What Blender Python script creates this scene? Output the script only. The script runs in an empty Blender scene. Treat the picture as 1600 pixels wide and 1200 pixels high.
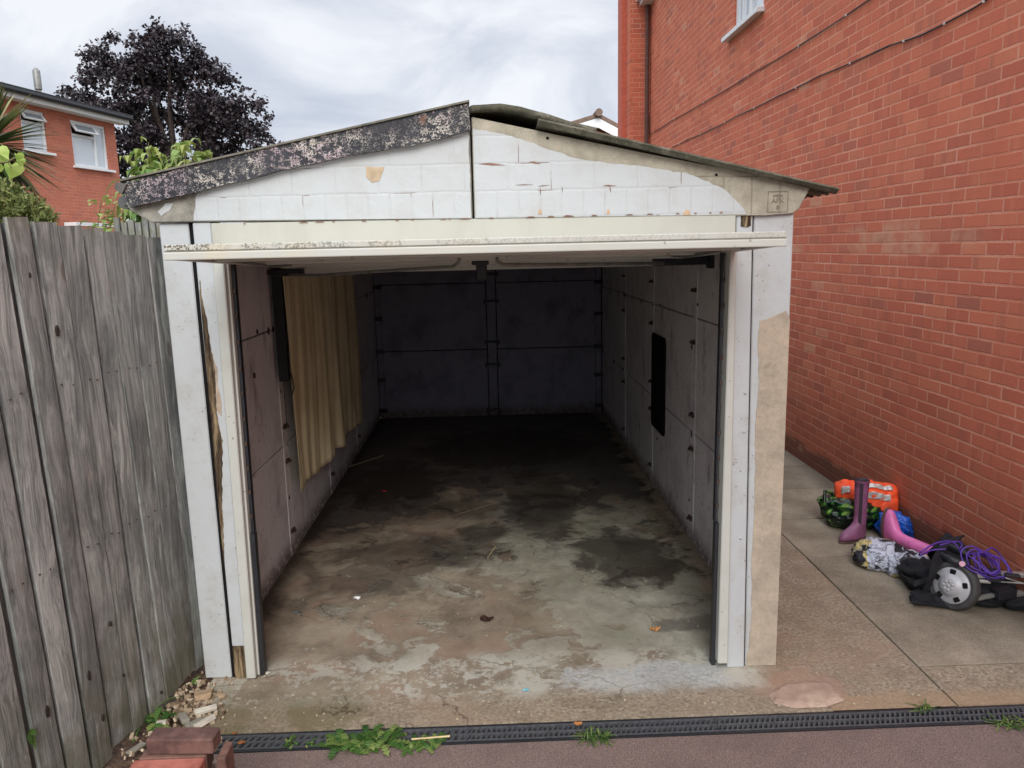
import bpy, bmesh, math, random
from mathutils import Vector, Matrix, noise as mn
R=math.radians; random.seed(7)
S=bpy.context.scene; COL=S.collection
# ------------------------------------------------------------------ camera
FPX=1202.0; CAM=Vector((0,0,1.90)); YAW,PITCH,ROLL=R(-1.416),R(10.037),R(-1.3)
cam=bpy.data.cameras.new('camera'); co=bpy.data.objects.new('camera',cam); COL.objects.link(co); S.camera=co
cam.sensor_fit='HORIZONTAL'; cam.sensor_width=36; cam.lens=36*FPX/1600; cam.clip_start=.05; cam.clip_end=2000
RM=Matrix.Rotation(YAW,3,'Z')@Matrix.Rotation(math.pi/2-PITCH,3,'X')@Matrix.Rotation(ROLL,3,'Z')
co.matrix_world=Matrix.Translation(CAM)@RM.to_4x4()
# ------------------------------------------------------------------ sun, sky, exposure
SUN_EL,SUN_AZ=R(33),R(176)      # azimuth clockwise from +Y
sl=bpy.data.lights.new('sun','SUN'); sl.energy=1.3; sl.angle=R(34); sl.color=(1,.97,.92)
so=bpy.data.objects.new('sun',sl); COL.objects.link(so)
sd=Vector((math.sin(SUN_AZ)*math.cos(SUN_EL),math.cos(SUN_AZ)*math.cos(SUN_EL),math.sin(SUN_EL)))
so.rotation_euler=(-sd).to_track_quat('-Z','Y').to_euler()
W=bpy.data.worlds.new('World'); S.world=W; W.use_nodes=True
S.view_settings.view_transform='Standard'; S.view_settings.look='None'; S.view_settings.gamma=1; S.view_settings.exposure=1.0
# ------------------------------------------------------------------ node helper
class G:
    def __init__(s,nt): s.t=nt; s.n=nt.nodes; s.l=nt.links
    def node(s,ty,ins=None,**kw):
        x=s.n.new(ty)
        for k,v in kw.items(): setattr(x,k,v)
        for k,v in (ins or {}).items(): s.put(x.inputs[k],v)
        return x
    def put(s,sock,v):
        if isinstance(v,bpy.types.NodeSocket): s.l.new(v,sock)
        elif v is not None:
            if sock.type=='RGBA' and isinstance(v,(tuple,list)) and len(v)==3: v=(*v,1)
            sock.default_value=v
    def m(s,op,a,b=None,c=None,clamp=False):
        x=s.node('ShaderNodeMath',operation=op,use_clamp=clamp); s.put(x.inputs[0],a)
        if b is not None: s.put(x.inputs[1],b)
        if c is not None: s.put(x.inputs[2],c)
        return x.outputs[0]
    def mix(s,f,a,b,mode='MIX'):
        x=s.node('ShaderNodeMix',data_type='RGBA',blend_type=mode); s.put(x.inputs[0],f); s.put(x.inputs[6],a); s.put(x.inputs[7],b); return x.outputs[2]
    def pos(s): return s.node('ShaderNodeTexCoord').outputs['Object']
    def sc(s,v,k):
        x=s.node('ShaderNodeVectorMath',operation='MULTIPLY'); s.put(x.inputs[0],v); x.inputs[1].default_value=k if isinstance(k,tuple) else (k,k,k); return x.outputs[0]
    def addv(s,a,b):
        x=s.node('ShaderNodeVectorMath',operation='ADD'); s.put(x.inputs[0],a); s.put(x.inputs[1],b); return x.outputs[0]
    def xyz(s,v): return s.node('ShaderNodeSeparateXYZ',{0:v}).outputs
    def comb(s,a,b,c): return s.node('ShaderNodeCombineXYZ',{0:a,1:b,2:c}).outputs[0]
    def noise(s,v,scale,detail=4,rough=.55,dist=0,col=False):
        x=s.node('ShaderNodeTexNoise',{'Vector':v,'Scale':scale,'Detail':detail,'Roughness':rough,'Distortion':dist}); return x.outputs[1 if col else 0]
    def vor(s,v,scale,feature='F1',out=0,rnd=1):
        x=s.node('ShaderNodeTexVoronoi',{'Vector':v,'Scale':scale,'Randomness':rnd},feature=feature); return x.outputs[out]
    def ss(s,v,a,b,lo=0,hi=1):
        x=s.node('ShaderNodeMapRange',{0:v,1:a,2:b,3:lo,4:hi},interpolation_type='SMOOTHSTEP'); return x.outputs[0]
    def lin(s,v,a,b,lo=0,hi=1):
        return s.node('ShaderNodeMapRange',{0:v,1:a,2:b,3:lo,4:hi}).outputs[0]
    def ramp(s,f,stops,interp='LINEAR'):
        x=s.node('ShaderNodeValToRGB',{0:f}); e=x.color_ramp; e.interpolation=interp
        while len(e.elements)<len(stops): e.elements.new(.5)
        for q,(p,c) in zip(e.elements,stops): q.position=p; q.color=(*c,1)
        return x.outputs[0]
    def bump(s,h,strength=.3,dist=.01,n=None):
        x=s.node('ShaderNodeBump',{'Height':h,'Strength':strength,'Distance':dist})
        if n is not None: s.put(x.inputs['Normal'],n)
        return x.outputs[0]
def mat(name,fn):
    m=bpy.data.materials.new(name); m.use_nodes=True; g=G(m.node_tree); b=g.n['Principled BSDF']
    r=fn(g)
    for k,v in r.items(): g.put(b.inputs[k],v)
    return m
def sr(r,g,b):   # 8-bit sRGB to linear
    f=lambda c:(c/255/12.92) if c/255<=.04045 else ((c/255+.055)/1.055)**2.4
    return (f(r),f(g),f(b))
# world: overcast cloud sheet over a Nishita sky
g=G(W.node_tree); bg=g.n['Background']
sky=g.node('ShaderNodeTexSky',sky_type='NISHITA',sun_disc=False,sun_elevation=SUN_EL,sun_rotation=SUN_AZ)
d=g.node('ShaderNodeTexCoord').outputs['Generated']; x_,y_,z_=g.xyz(d)
zz=g.m('ADD',g.m('MAXIMUM',z_,0),.42)
cp=g.comb(g.m('DIVIDE',x_,zz),g.m('DIVIDE',y_,zz),0)
c1=g.noise(g.sc(cp,(1.1,1.2,1)),2.3,6,.58,.5); c2=g.noise(cp,1.0,3,.5)
cs=g.m('ADD',g.m('MULTIPLY',c1,.7),g.m('MULTIPLY',c2,.45))
ccol=g.ramp(cs,[(.36,(.23,.26,.32)),(.46,(.29,.315,.37)),(.54,(.345,.365,.41)),(.66,(.46,.47,.495))])
up=g.lin(z_,.33,.9,1.0,2.9)
ccol=g.mix(1,ccol,g.comb(up,up,up),'MULTIPLY')
skc=g.mix(1,sky.outputs[0],(.08,.08,.08),'MULTIPLY')
fin=g.mix(.96,skc,ccol)
fin=g.mix(g.ss(z_,-.08,-.0),(.16,.14,.12),fin)
g.put(bg.inputs[0],fin); bg.inputs[1].default_value=1.0
# ------------------------------------------------------------------ pixel -> world helpers (real planes of the place)
def ray(u,v): return RM@Vector((u-800,-(v-600),-FPX))
def onz(u,v,z=0): d=ray(u,v); return CAM+d*((z-CAM.z)/d.z)
def ony(u,v,y): d=ray(u,v); return CAM+d*(y/d.y)
def onx(u,v,x): d=ray(u,v); return CAM+d*(x/d.x)
def onpl(u,v,p,n): d=ray(u,v); return CAM+d*((Vector(p)-CAM).dot(n)/d.dot(n))
FN=Vector((.024,1,0))
def fy(x): return 3.257-.024*(x+1.34)            # the garage front is turned a little
def F(u,v,off=0):                                 # point on the front plane, off metres nearer the camera
    p=onpl(u,v,(-1.34,3.257-off,0),FN); return (p.x,p.z)
# ------------------------------------------------------------------ mesh helpers
def BM(): return bmesh.new()
def box(bm,x0,x1,y0,y1,z0,z1,fac=False,jit=0):
    vs=[]
    for x in (x0,x1):
        for y in (y0,y1):
            for z in (z0,z1):
                yy=y+(fy(x)-3.257 if fac else 0)
                vs.append(bm.verts.new((x+random.uniform(-jit,jit),yy+random.uniform(-jit,jit),z+random.uniform(-jit,jit))))
    for f in ((0,1,3,2),(4,6,7,5),(0,4,5,1),(2,3,7,6),(0,2,6,4),(1,5,7,3)): bm.faces.new([vs[i] for i in f])
    return vs
def obox(bm,c,half,M=None):                       # oriented box
    vs=box(bm,-half[0],half[0],-half[1],half[1],-half[2],half[2]); M=M or Matrix.Identity(3)
    for v in vs: v.co=M@v.co+Vector(c)
    return vs
def prism(bm,pts,vec):
    vec=Vector(vec); a=[bm.verts.new(p) for p in pts]; b=[bm.verts.new(Vector(p)+vec) for p in pts]; n=len(a)
    bm.faces.new(a); bm.faces.new(b[::-1])
    for i in range(n): bm.faces.new((a[i],b[i],b[(i+1)%n],a[(i+1)%n]))
def fprism(bm,xz,y0,y1):                          # polygon on the facade (x,z), y offsets relative to the front plane
    prism(bm,[(x,fy(x)+y0,z) for x,z in xz],(0,y1-y0,0))
def jag(pts,amp,step,closed=True,seed=0,only=None):
    out=[]; n=len(pts)
    for i in range(n if closed else n-1):
        a=Vector((*pts[i],0)); b=Vector((*pts[(i+1)%n],0)); L=(b-a).length
        out.append((a.x,a.y))
        if only is not None and i not in only: continue
        k=max(1,int(L/step)); nrm=Vector((-(b-a).y,(b-a).x,0)).normalized()
        for j in range(1,k):
            p=a.lerp(b,(j+.35*(random.random()-.5))/k); q=mn.noise(Vector((p.x*9+seed,p.y*9,seed)))*.9+mn.noise(Vector((p.x*40,p.y*40,seed)))*.7
            p+=nrm*amp*q; out.append((p.x,p.y))
    if not closed: out.append(tuple(pts[-1]))
    return out
def tube(bm,pts,r,seg=8,cap=True):
    pts=[Vector(p) for p in pts]; n=len(pts); rings=[]; rr=r if isinstance(r,(list,tuple)) else [r]*n
    up=Vector((.13,.2,1)).normalized(); t0=(pts[1]-pts[0]).normalized(); a=t0.cross(up)
    if a.length<.1: a=t0.cross(Vector((1,0,0)))
    a.normalize()
    for i,p in enumerate(pts):
        t=(pts[min(i+1,n-1)]-pts[max(i-1,0)]).normalized(); a=(a-t*a.dot(t)).normalized(); b=t.cross(a)
        rings.append([bm.verts.new(p+(a*math.cos(q)+b*math.sin(q))*rr[i]) for q in [2*math.pi*k/seg for k in range(seg)]])
    for i in range(n-1):
        for k in range(seg): bm.faces.new((rings[i][k],rings[i][(k+1)%seg],rings[i+1][(k+1)%seg],rings[i+1][k]))
    if cap: bm.faces.new(rings[0][::-1]); bm.faces.new(rings[-1])
def strip(bm,pts,w,th,side):                      # flat strap along pts
    side=Vector(side).normalized(); pts=[Vector(p) for p in pts]; n=len(pts); R_=[]
    for i,p in enumerate(pts):
        t=(pts[min(i+1,n-1)]-pts[max(i-1,0)]).normalized(); s=(side-t*side.dot(t)).normalized(); q=t.cross(s)
        R_.append([bm.verts.new(p+s*w*a+q*th*b) for a,b in ((-.5,-.5),(.5,-.5),(.5,.5),(-.5,.5))])
    for i in range(n-1):
        for k in range(4): bm.faces.new((R_[i][k],R_[i][(k+1)%4],R_[i+1][(k+1)%4],R_[i+1][k]))
    bm.faces.new(R_[0][::-1]); bm.faces.new(R_[-1])
def loft(bm,rings,cap=(True,True)):
    V=[[bm.verts.new(p) for p in r] for r in rings]; n=len(V[0])
    for i in range(len(V)-1):
        for k in range(n): bm.faces.new((V[i][k],V[i][(k+1)%n],V[i+1][(k+1)%n],V[i+1][k]))
    if cap[0]: bm.faces.new(V[0][::-1])
    if cap[1]: bm.faces.new(V[-1])
def grid(bm,fn,nu,nv):
    V=[[bm.verts.new(fn(i/nu,j/nv)) for j in range(nv+1)] for i in range(nu+1)]
    for i in range(nu):
        for j in range(nv): bm.faces.new((V[i][j],V[i+1][j],V[i+1][j+1],V[i][j+1]))
def solid(bm,th):
    bmesh.ops.recalc_face_normals(bm,faces=bm.faces); bmesh.ops.solidify(bm,geom=bm.faces[:],thickness=th)
def bevel(bm,w,seg=1):
    bmesh.ops.bevel(bm,geom=bm.edges[:],offset=w,segments=seg,affect='EDGES',profile=.6)
def obj(name,bm,m,parent=None,smooth=False,recalc=True,label=None):
    if recalc: bmesh.ops.recalc_face_normals(bm,faces=bm.faces)
    me=bpy.data.meshes.new(name); bm.to_mesh(me); bm.free()
    ms=m if isinstance(m,(list,tuple)) else [m]
    for q in ms: me.materials.append(q)
    if smooth:
        for p in me.polygons: p.use_smooth=True
    o=bpy.data.objects.new(name,me); COL.objects.link(o)
    if parent:
        o.parent=parent; off=Vector((0,0,0)); q=parent
        while q: off+=q.location; q=q.parent
        me.transform(Matrix.Translation(-off))
    if label: o['label']=label
    return o
def isl(name,bm,m,parent,smooth=False,label=None):   # every loose piece becomes a part of its own
    bmesh.ops.recalc_face_normals(bm,faces=bm.faces); bm.verts.index_update(); seen=set(); out=[]
    for v0 in bm.verts:
        if v0 in seen: continue
        st=[v0]; grp=[]; seen.add(v0)
        while st:
            v=st.pop(); grp.append(v)
            for e in v.link_edges:
                w=e.other_vert(v)
                if w not in seen: seen.add(w); st.append(w)
        nb=bmesh.new(); mp={v:nb.verts.new(v.co) for v in grp}; fs={f for v in grp for f in v.link_faces}
        for f in sorted(fs,key=lambda f:f.index): nb.faces.new([mp[v] for v in f.verts])
        out.append(obj(name,nb,m,parent,smooth,False,label))
    bm.free(); return out
def thing(name,label,cat,loc=(0,0,0),group=None):
    o=bpy.data.objects.new(name,None); o.empty_display_size=.1; COL.objects.link(o); o.location=loc
    o['label']=label; o['category']=cat
    if group: o['group']=group
    return o
def tag(o,label,cat,group=None):
    o['label']=label; o['category']=cat
    if group: o['group']=group
    return o
def struct(name,bm,m,kind='structure',smooth=False): o=obj(name,bm,m,smooth=smooth); o['kind']=kind; return o
def tobase(o):                                    # move a one-mesh thing's origin to its base
    vs=[v.co for v in o.data.vertices]; c=sum(vs,Vector())/len(vs); c.z=min(v.z for v in vs)
    o.data.transform(Matrix.Translation(-c)); o.location=c; return o
# ------------------------------------------------------------------ materials
def _white(g,base=sr(186,191,193),dirt=sr(150,140,120),amt=.5,chip=True):
    p=g.pos(); n=g.noise(p,7,6,.65); n2=g.noise(g.sc(p,(1,1,.25)),30,5,.6)
    c=g.mix(g.ss(n,.45,.75,0,.30*amt*2),base,dirt)
    c=g.mix(g.ss(n2,.52,.8,0,.35*amt),c,sr(165,165,160))
    sp=g.noise(p,95,2,.5); m=g.ss(g.m('MULTIPLY',sp,g.ss(n,.35,.6,.8,1.05)),.71,.74)
    c=g.mix(g.m('MULTIPLY',m,.7 if chip else 0),c,sr(95,85,70))
    h=g.m('ADD',g.m('MULTIPLY',g.noise(p,22,6,.6),1),g.m('MULTIPLY',g.noise(p,120,3,.6),.35))
    return dict(c=c,h=h,p=p)
def f(g):
    r=_white(g); return {'Base Color':r['c'],'Roughness':.62,'Normal':g.bump(r['h'],.35,.006)}
M_white=mat('white_masonry_paint',f)
def f(g):      # painted gable panels cast as block work
    r=_white(g,amt=.35,chip=False); p=r['p']; x,y,z=g.xyz(p)
    wob=g.m('MULTIPLY',g.m('SUBTRACT',g.noise(p,11,3),.5),.012)
    z=g.m('ADD',z,wob); x=g.m('ADD',x,g.m('MULTIPLY',wob,.8))
    zi=g.m('DIVIDE',g.m('SUBTRACT',z,2.020),.1075); row=g.m('FLOOR',zi); fz=g.m('MULTIPLY',g.m('FRACT',zi),.1075)
    w=g.m('MULTIPLY',g.m('ADD',g.m('MINIMUM',row,2),1),.0875); off=g.m('MULTIPLY',row,.043)
    cx=g.m('DIVIDE',g.m('ADD',x,off),w); fx=g.m('MULTIPLY',g.m('FRACT',cx),w)
    dz=g.m('MINIMUM',fz,g.m('SUBTRACT',.1075,fz)); dx=g.m('MINIMUM',fx,g.m('SUBTRACT',w,fx)); dd=g.m('MINIMUM',dx,dz)
    line=g.ss(dd,.0,.0045,1,0); nn=g.noise(p,13,4,.6)
    c=g.mix(g.m('MULTIPLY',line,g.ss(nn,.42,.62,.02,.20)),r['c'],sr(140,138,130))
    crack=g.m('MULTIPLY',g.ss(dd,.0,.0026,1,0),g.ss(g.noise(p,5.5,3,.6),.55,.62))
    c=g.mix(g.m('MULTIPLY',crack,.9),c,sr(105,70,55))
    h=g.m('SUBTRACT',r['h'],g.m('MULTIPLY',g.ss(dd,0,.008,1,0),.5))
    return {'Base Color':c,'Roughness':.6,'Normal':g.bump(h,.4,.006)}
M_gable=mat('white_paint_on_block_pattern',f)
def conc(c1,c2,c3,dark=sr(60,55,48),fleck=.5,sc=1.0,blocks=False):
    def f(g):
        p=g.pos(); n=g.noise(p,5*sc,6,.65); n2=g.noise(p,26*sc,5,.65)
        c=g.ramp(g.m('ADD',g.m('MULTIPLY',n,.65),g.m('MULTIPLY',n2,.35)),[(.36,c1),(.5,c2),(.63,c3)])
        c=g.mix(g.m('MULTIPLY',g.ss(g.noise(p,9*sc,5,.7,.5),.56,.7),.5),c,dark)
        v=g.vor(p,160*sc); vc=g.vor(p,160*sc,out=1)
        fl=g.m('MULTIPLY',g.ss(v,.15,.35,1,0),g.ss(g.xyz(vc)[0],.72,.8))
        c=g.mix(g.m('MULTIPLY',fl,fleck),c,sr(205,190,160))
        h=g.m('ADD',n2,g.m('MULTIPLY',g.noise(p,140,4,.7),.6))
        if blocks:
            x,y,z=g.xyz(p); a=g.m('FRACT',g.m('DIVIDE',g.m('ADD',x,.03),.115)); a=g.m('MULTIPLY',g.m('MINIMUM',a,g.m('SUBTRACT',1,a)),.115)
            b=g.m('ABSOLUTE',g.m('SUBTRACT',z,2.165)); dd=g.m('MINIMUM',g.m('ADD',a,g.ss(z,2.16,2.17,0,1)),b)
            l=g.ss(dd,0,.005,1,0); c=g.mix(g.m('MULTIPLY',l,.45),c,dark); h=g.m('SUBTRACT',h,g.m('MULTIPLY',l,1.2))
        return {'Base Color':c,'Roughness':.9,'Normal':g.bump(h,.5,.006)}
    return f
M_tan=mat('bare_concrete_tan',conc(sr(142,137,122),sr(162,157,141),sr(182,176,159),dark=sr(118,113,98),fleck=.7,blocks=True))
M_postbare=mat('bare_post_concrete',conc(sr(158,148,133),sr(176,164,147),sr(190,175,156),dark=sr(140,132,120),sc=1.7))
M_greyconc=mat('weathered_grey_concrete',conc(sr(105,103,95),sr(135,133,124),sr(165,162,152),dark=sr(60,58,54)))
def f(g):      # cream metal with mildew along its top edge
    p=g.pos(); x,y,z=g.xyz(p); n=g.noise(g.sc(p,(1,1,3)),4,5,.6)
    c=g.mix(g.ss(n,.4,.75,0,.3),sr(192,194,188),sr(174,172,158))
    left=g.m('MULTIPLY',g.lin(x,-1.1,.3,.55,.05),g.ss(y,-.08,-.12)); c=g.mix(g.m('MULTIPLY',left,g.ss(g.noise(p,14,5,.65),.4,.62)),c,sr(205,192,160))
    sp=g.ss(g.noise(p,140,3,.65),.49,.55)
    # lichen sits on the lip only
    lip=g.m('MULTIPLY',sp,g.ss(z,1.914,1.916)); amt=g.lin(x,-1.05,.2,1,.22)
    amt=g.m('MULTIPLY',amt,g.ss(g.noise(p,6,3),.36,.5))
    c=g.mix(g.m('MULTIPLY',lip,amt),c,sr(95,88,70))
    c=g.mix(g.m('MULTIPLY',g.ss(g.noise(p,38,3,.5),.68,.71),.6),c,sr(110,95,75))
    return {'Base Color':c,'Roughness':.45,'Normal':g.bump(g.noise(p,9,3),.1,.004)}
M_cream=mat('cream_metal',f)
def f(g):
    p=g.pos(); n=g.noise(g.sc(p,(1,1,.4)),6,5,.6)
    c=g.mix(g.ss(n,.42,.7,0,.5),sr(184,185,174),sr(170,170,158)); return {'Base Color':c,'Roughness':.5,'Normal':g.bump(g.noise(p,30,4),.12,.003)}
M_lintel=mat('cream_painted_board',f)
def f(g):      # black paint flaking off in short curls
    p=g.pos(); q=g.addv(p,g.sc(g.noise(p,70,3,.6,0,True),.025))
    e=g.vor(q,108,'DISTANCE_TO_EDGE'); n=g.noise(p,4.2,4,.6); n2=g.noise(p,45,4,.7)
    dens=g.ss(n,.36,.60,.015,.12); m=g.m('MULTIPLY',g.ss(g.m('SUBTRACT',e,dens),-.02,.02,1,0),g.ss(n2,.46,.52))
    pk=g.mix(g.ss(g.noise(p,3,3),.45,.6),sr(205,198,188),sr(182,164,168))
    c=g.mix(m,g.mix(g.ss(g.noise(p,12,4),.4,.7),sr(30,32,40),sr(52,52,58)),pk)
    gr=g.noise(g.sc(p,(3,3,60)),1.6,4,.6); c=g.mix(g.ss(gr,.63,.69,0,.75),c,sr(150,140,128))
    c=g.mix(g.m('MULTIPLY',g.ss(g.noise(p,8,4,.6),.66,.70),.7),c,sr(120,85,66))
    return {'Base Color':c,'Roughness':.6,'Normal':g.bump(g.m('ADD',g.m('MULTIPLY',m,-.8),n2),.6,.005)}
M_black_flake=mat('flaking_black_paint',f)
def f(g):      # mossy fibre cement
    p=g.pos(); n=g.noise(p,9,6,.7); n2=g.noise(p,60,5,.7)
    c=g.ramp(n,[(.35,sr(62,62,50)),(.5,sr(88,86,72)),(.66,sr(122,118,104))])
    c=g.mix(g.ss(n2,.6,.68,0,.8),c,sr(150,150,128)); c=g.mix(g.ss(g.noise(p,34,4,.7),.55,.65,0,.6),c,sr(42,44,30))
    return {'Base Color':c,'Roughness':.95,'Normal':g.bump(g.m('ADD',n,g.m('MULTIPLY',n2,.8)),.8,.01)}
M_roof=mat('mossy_fibre_cement',f)
def wood(c1,c2,c3,green=.35):
    def f(g):
        oi=g.node('ShaderNodeVertexColor',layer_name='rnd').outputs[0]; rx,ry,rz=g.xyz(oi); p=g.pos()
        q=g.addv(p,g.comb(g.m('MULTIPLY',rx,37),g.m('MULTIPLY',ry,23),g.m('MULTIPLY',rz,11)))
        w=g.noise(g.sc(q,(1,1,.5)),3,3,.5,0,True); q2=g.addv(g.sc(q,(34,34,.8)),g.sc(w,5.0))
        n=g.noise(q2,1.0,8,.78,.6); fine=g.noise(g.sc(q,(260,260,3.5)),1,4,.6)
        blot=g.noise(q,2.6,5,.6)
        c=g.ramp(g.m('ADD',g.m('MULTIPLY',n,.75),g.m('MULTIPLY',fine,.25)),[(.36,c1),(.47,c2),(.60,c3)])
        c=g.mix(g.ss(blot,.42,.68,0,.55),c,c1)
        k=g.lin(rx,0,1,.66,1.15); c=g.mix(1,c,g.comb(k,k,k),'MULTIPLY')
        c=g.mix(g.m('MULTIPLY',g.ss(fine,.56,.68),.25),c,sr(84,80,77))
        kn=g.vor(g.addv(g.sc(q,(5,5,1.7)),g.sc(w,.3)),1.3); c=g.mix(g.ss(kn,.055,.10,.95,0),c,sr(42,36,33)); c=g.mix(g.ss(kn,.10,.18,.4,0),c,sr(165,155,148))
        z=g.xyz(p)[2]; c=g.mix(g.m('MULTIPLY',g.ss(z,.0,.75,green,0),g.ss(g.noise(q,5,4,.6),.35,.6)),c,sr(92,90,58))
        c=g.mix(g.m('MULTIPLY',g.ss(z,1.93,2.03,0,.45),g.ss(g.noise(q,16,4,.6),.4,.6)),c,sr(120,118,92))
        h=g.m('ADD',n,g.m('MULTIPLY',fine,.7))
        return {'Base Color':c,'Roughness':.85,'Normal':g.bump(h,.55,.006)}
    return f
M_wood=mat('weathered_grey_wood',wood(sr(84,87,86),sr(142,145,142),sr(194,195,191),.6))
def f(g):      # rotten timber
    p=g.pos(); n=g.noise(g.sc(p,(60,60,6)),1,5,.7); c=g.ramp(n,[(.35,sr(40,30,24)),(.5,sr(98,82,62)),(.65,sr(165,145,112))])
    return {'Base Color':c,'Roughness':1,'Normal':g.bump(n,1,.02)}
M_rot=mat('rotten_timber',f)
def plain(name,c,rough=.5,metal=0,var=.25,sc=20,bmp=.1,spec=None):
    def f(g):
        p=g.pos(); n=g.noise(p,sc,4,.6); k=g.lin(n,.3,.7,1-var,1+var)
        d={'Base Color':g.mix(1,c,g.comb(k,k,k),'MULTIPLY'),'Roughness':rough,'Metallic':metal,'Normal':g.bump(n,bmp,.004)}
        if spec is not None: d['Specular IOR Level']=spec
        return d
    return mat(name,f)
M_rubber=plain('black_rubber',sr(38,40,44),.5)
M_darkmetal=plain('dark_steel',sr(30,31,38),.55)
M_dark=plain('deep_gap',(.012,.011,.011),.95,spec=.1)
M_rust=plain('rusty_bracket',sr(74,58,50),.85,0,.5,60)
M_galv=plain('galvanised_steel',sr(130,130,126),.5,.3)
def inner(base,pk,back=False):
    def f(g):
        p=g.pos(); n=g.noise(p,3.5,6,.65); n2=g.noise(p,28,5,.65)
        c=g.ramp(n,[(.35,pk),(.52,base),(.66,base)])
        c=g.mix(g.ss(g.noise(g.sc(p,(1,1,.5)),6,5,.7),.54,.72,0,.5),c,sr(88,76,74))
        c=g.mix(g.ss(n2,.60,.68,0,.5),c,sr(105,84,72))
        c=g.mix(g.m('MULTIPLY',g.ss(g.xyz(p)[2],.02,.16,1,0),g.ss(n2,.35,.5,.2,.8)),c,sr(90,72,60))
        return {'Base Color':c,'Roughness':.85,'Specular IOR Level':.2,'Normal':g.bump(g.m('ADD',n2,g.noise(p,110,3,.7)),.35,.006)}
    return f
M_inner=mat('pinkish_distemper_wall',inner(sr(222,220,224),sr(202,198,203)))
M_innerback=mat('shade_dark_back_wall',inner(sr(138,135,150),sr(116,112,126)))  # same wall paint, darkened to stand in for shade at the garage end
def aggr(g,p):
    x,y,z=g.xyz(p); n=g.noise(p,2.3,6,.65); n2=g.noise(p,60,5,.75); mid=g.noise(p,7,6,.65)
    c=g.ramp(n2,[(.34,sr(108,97,82)),(.48,sr(150,137,119)),(.6,sr(176,163,143)),(.7,sr(204,192,171))])
    c=g.mix(g.ss(mid,.40,.64,0,.55),c,sr(128,114,96)); c=g.mix(g.ss(n,.5,.62,0,.5),c,sr(156,132,112))
    pk=g.m('ADD',g.m('POWER',g.m('DIVIDE',g.m('SUBTRACT',x,1.28),.26),2),g.m('POWER',g.m('DIVIDE',g.m('SUBTRACT',y,3.02),.14),2))
    return g.mix(g.ss(g.m('ADD',pk,g.m('MULTIPLY',g.m('SUBTRACT',mid,.5),5)),.6,1.1,.6,0),c,sr(166,136,118))
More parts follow.
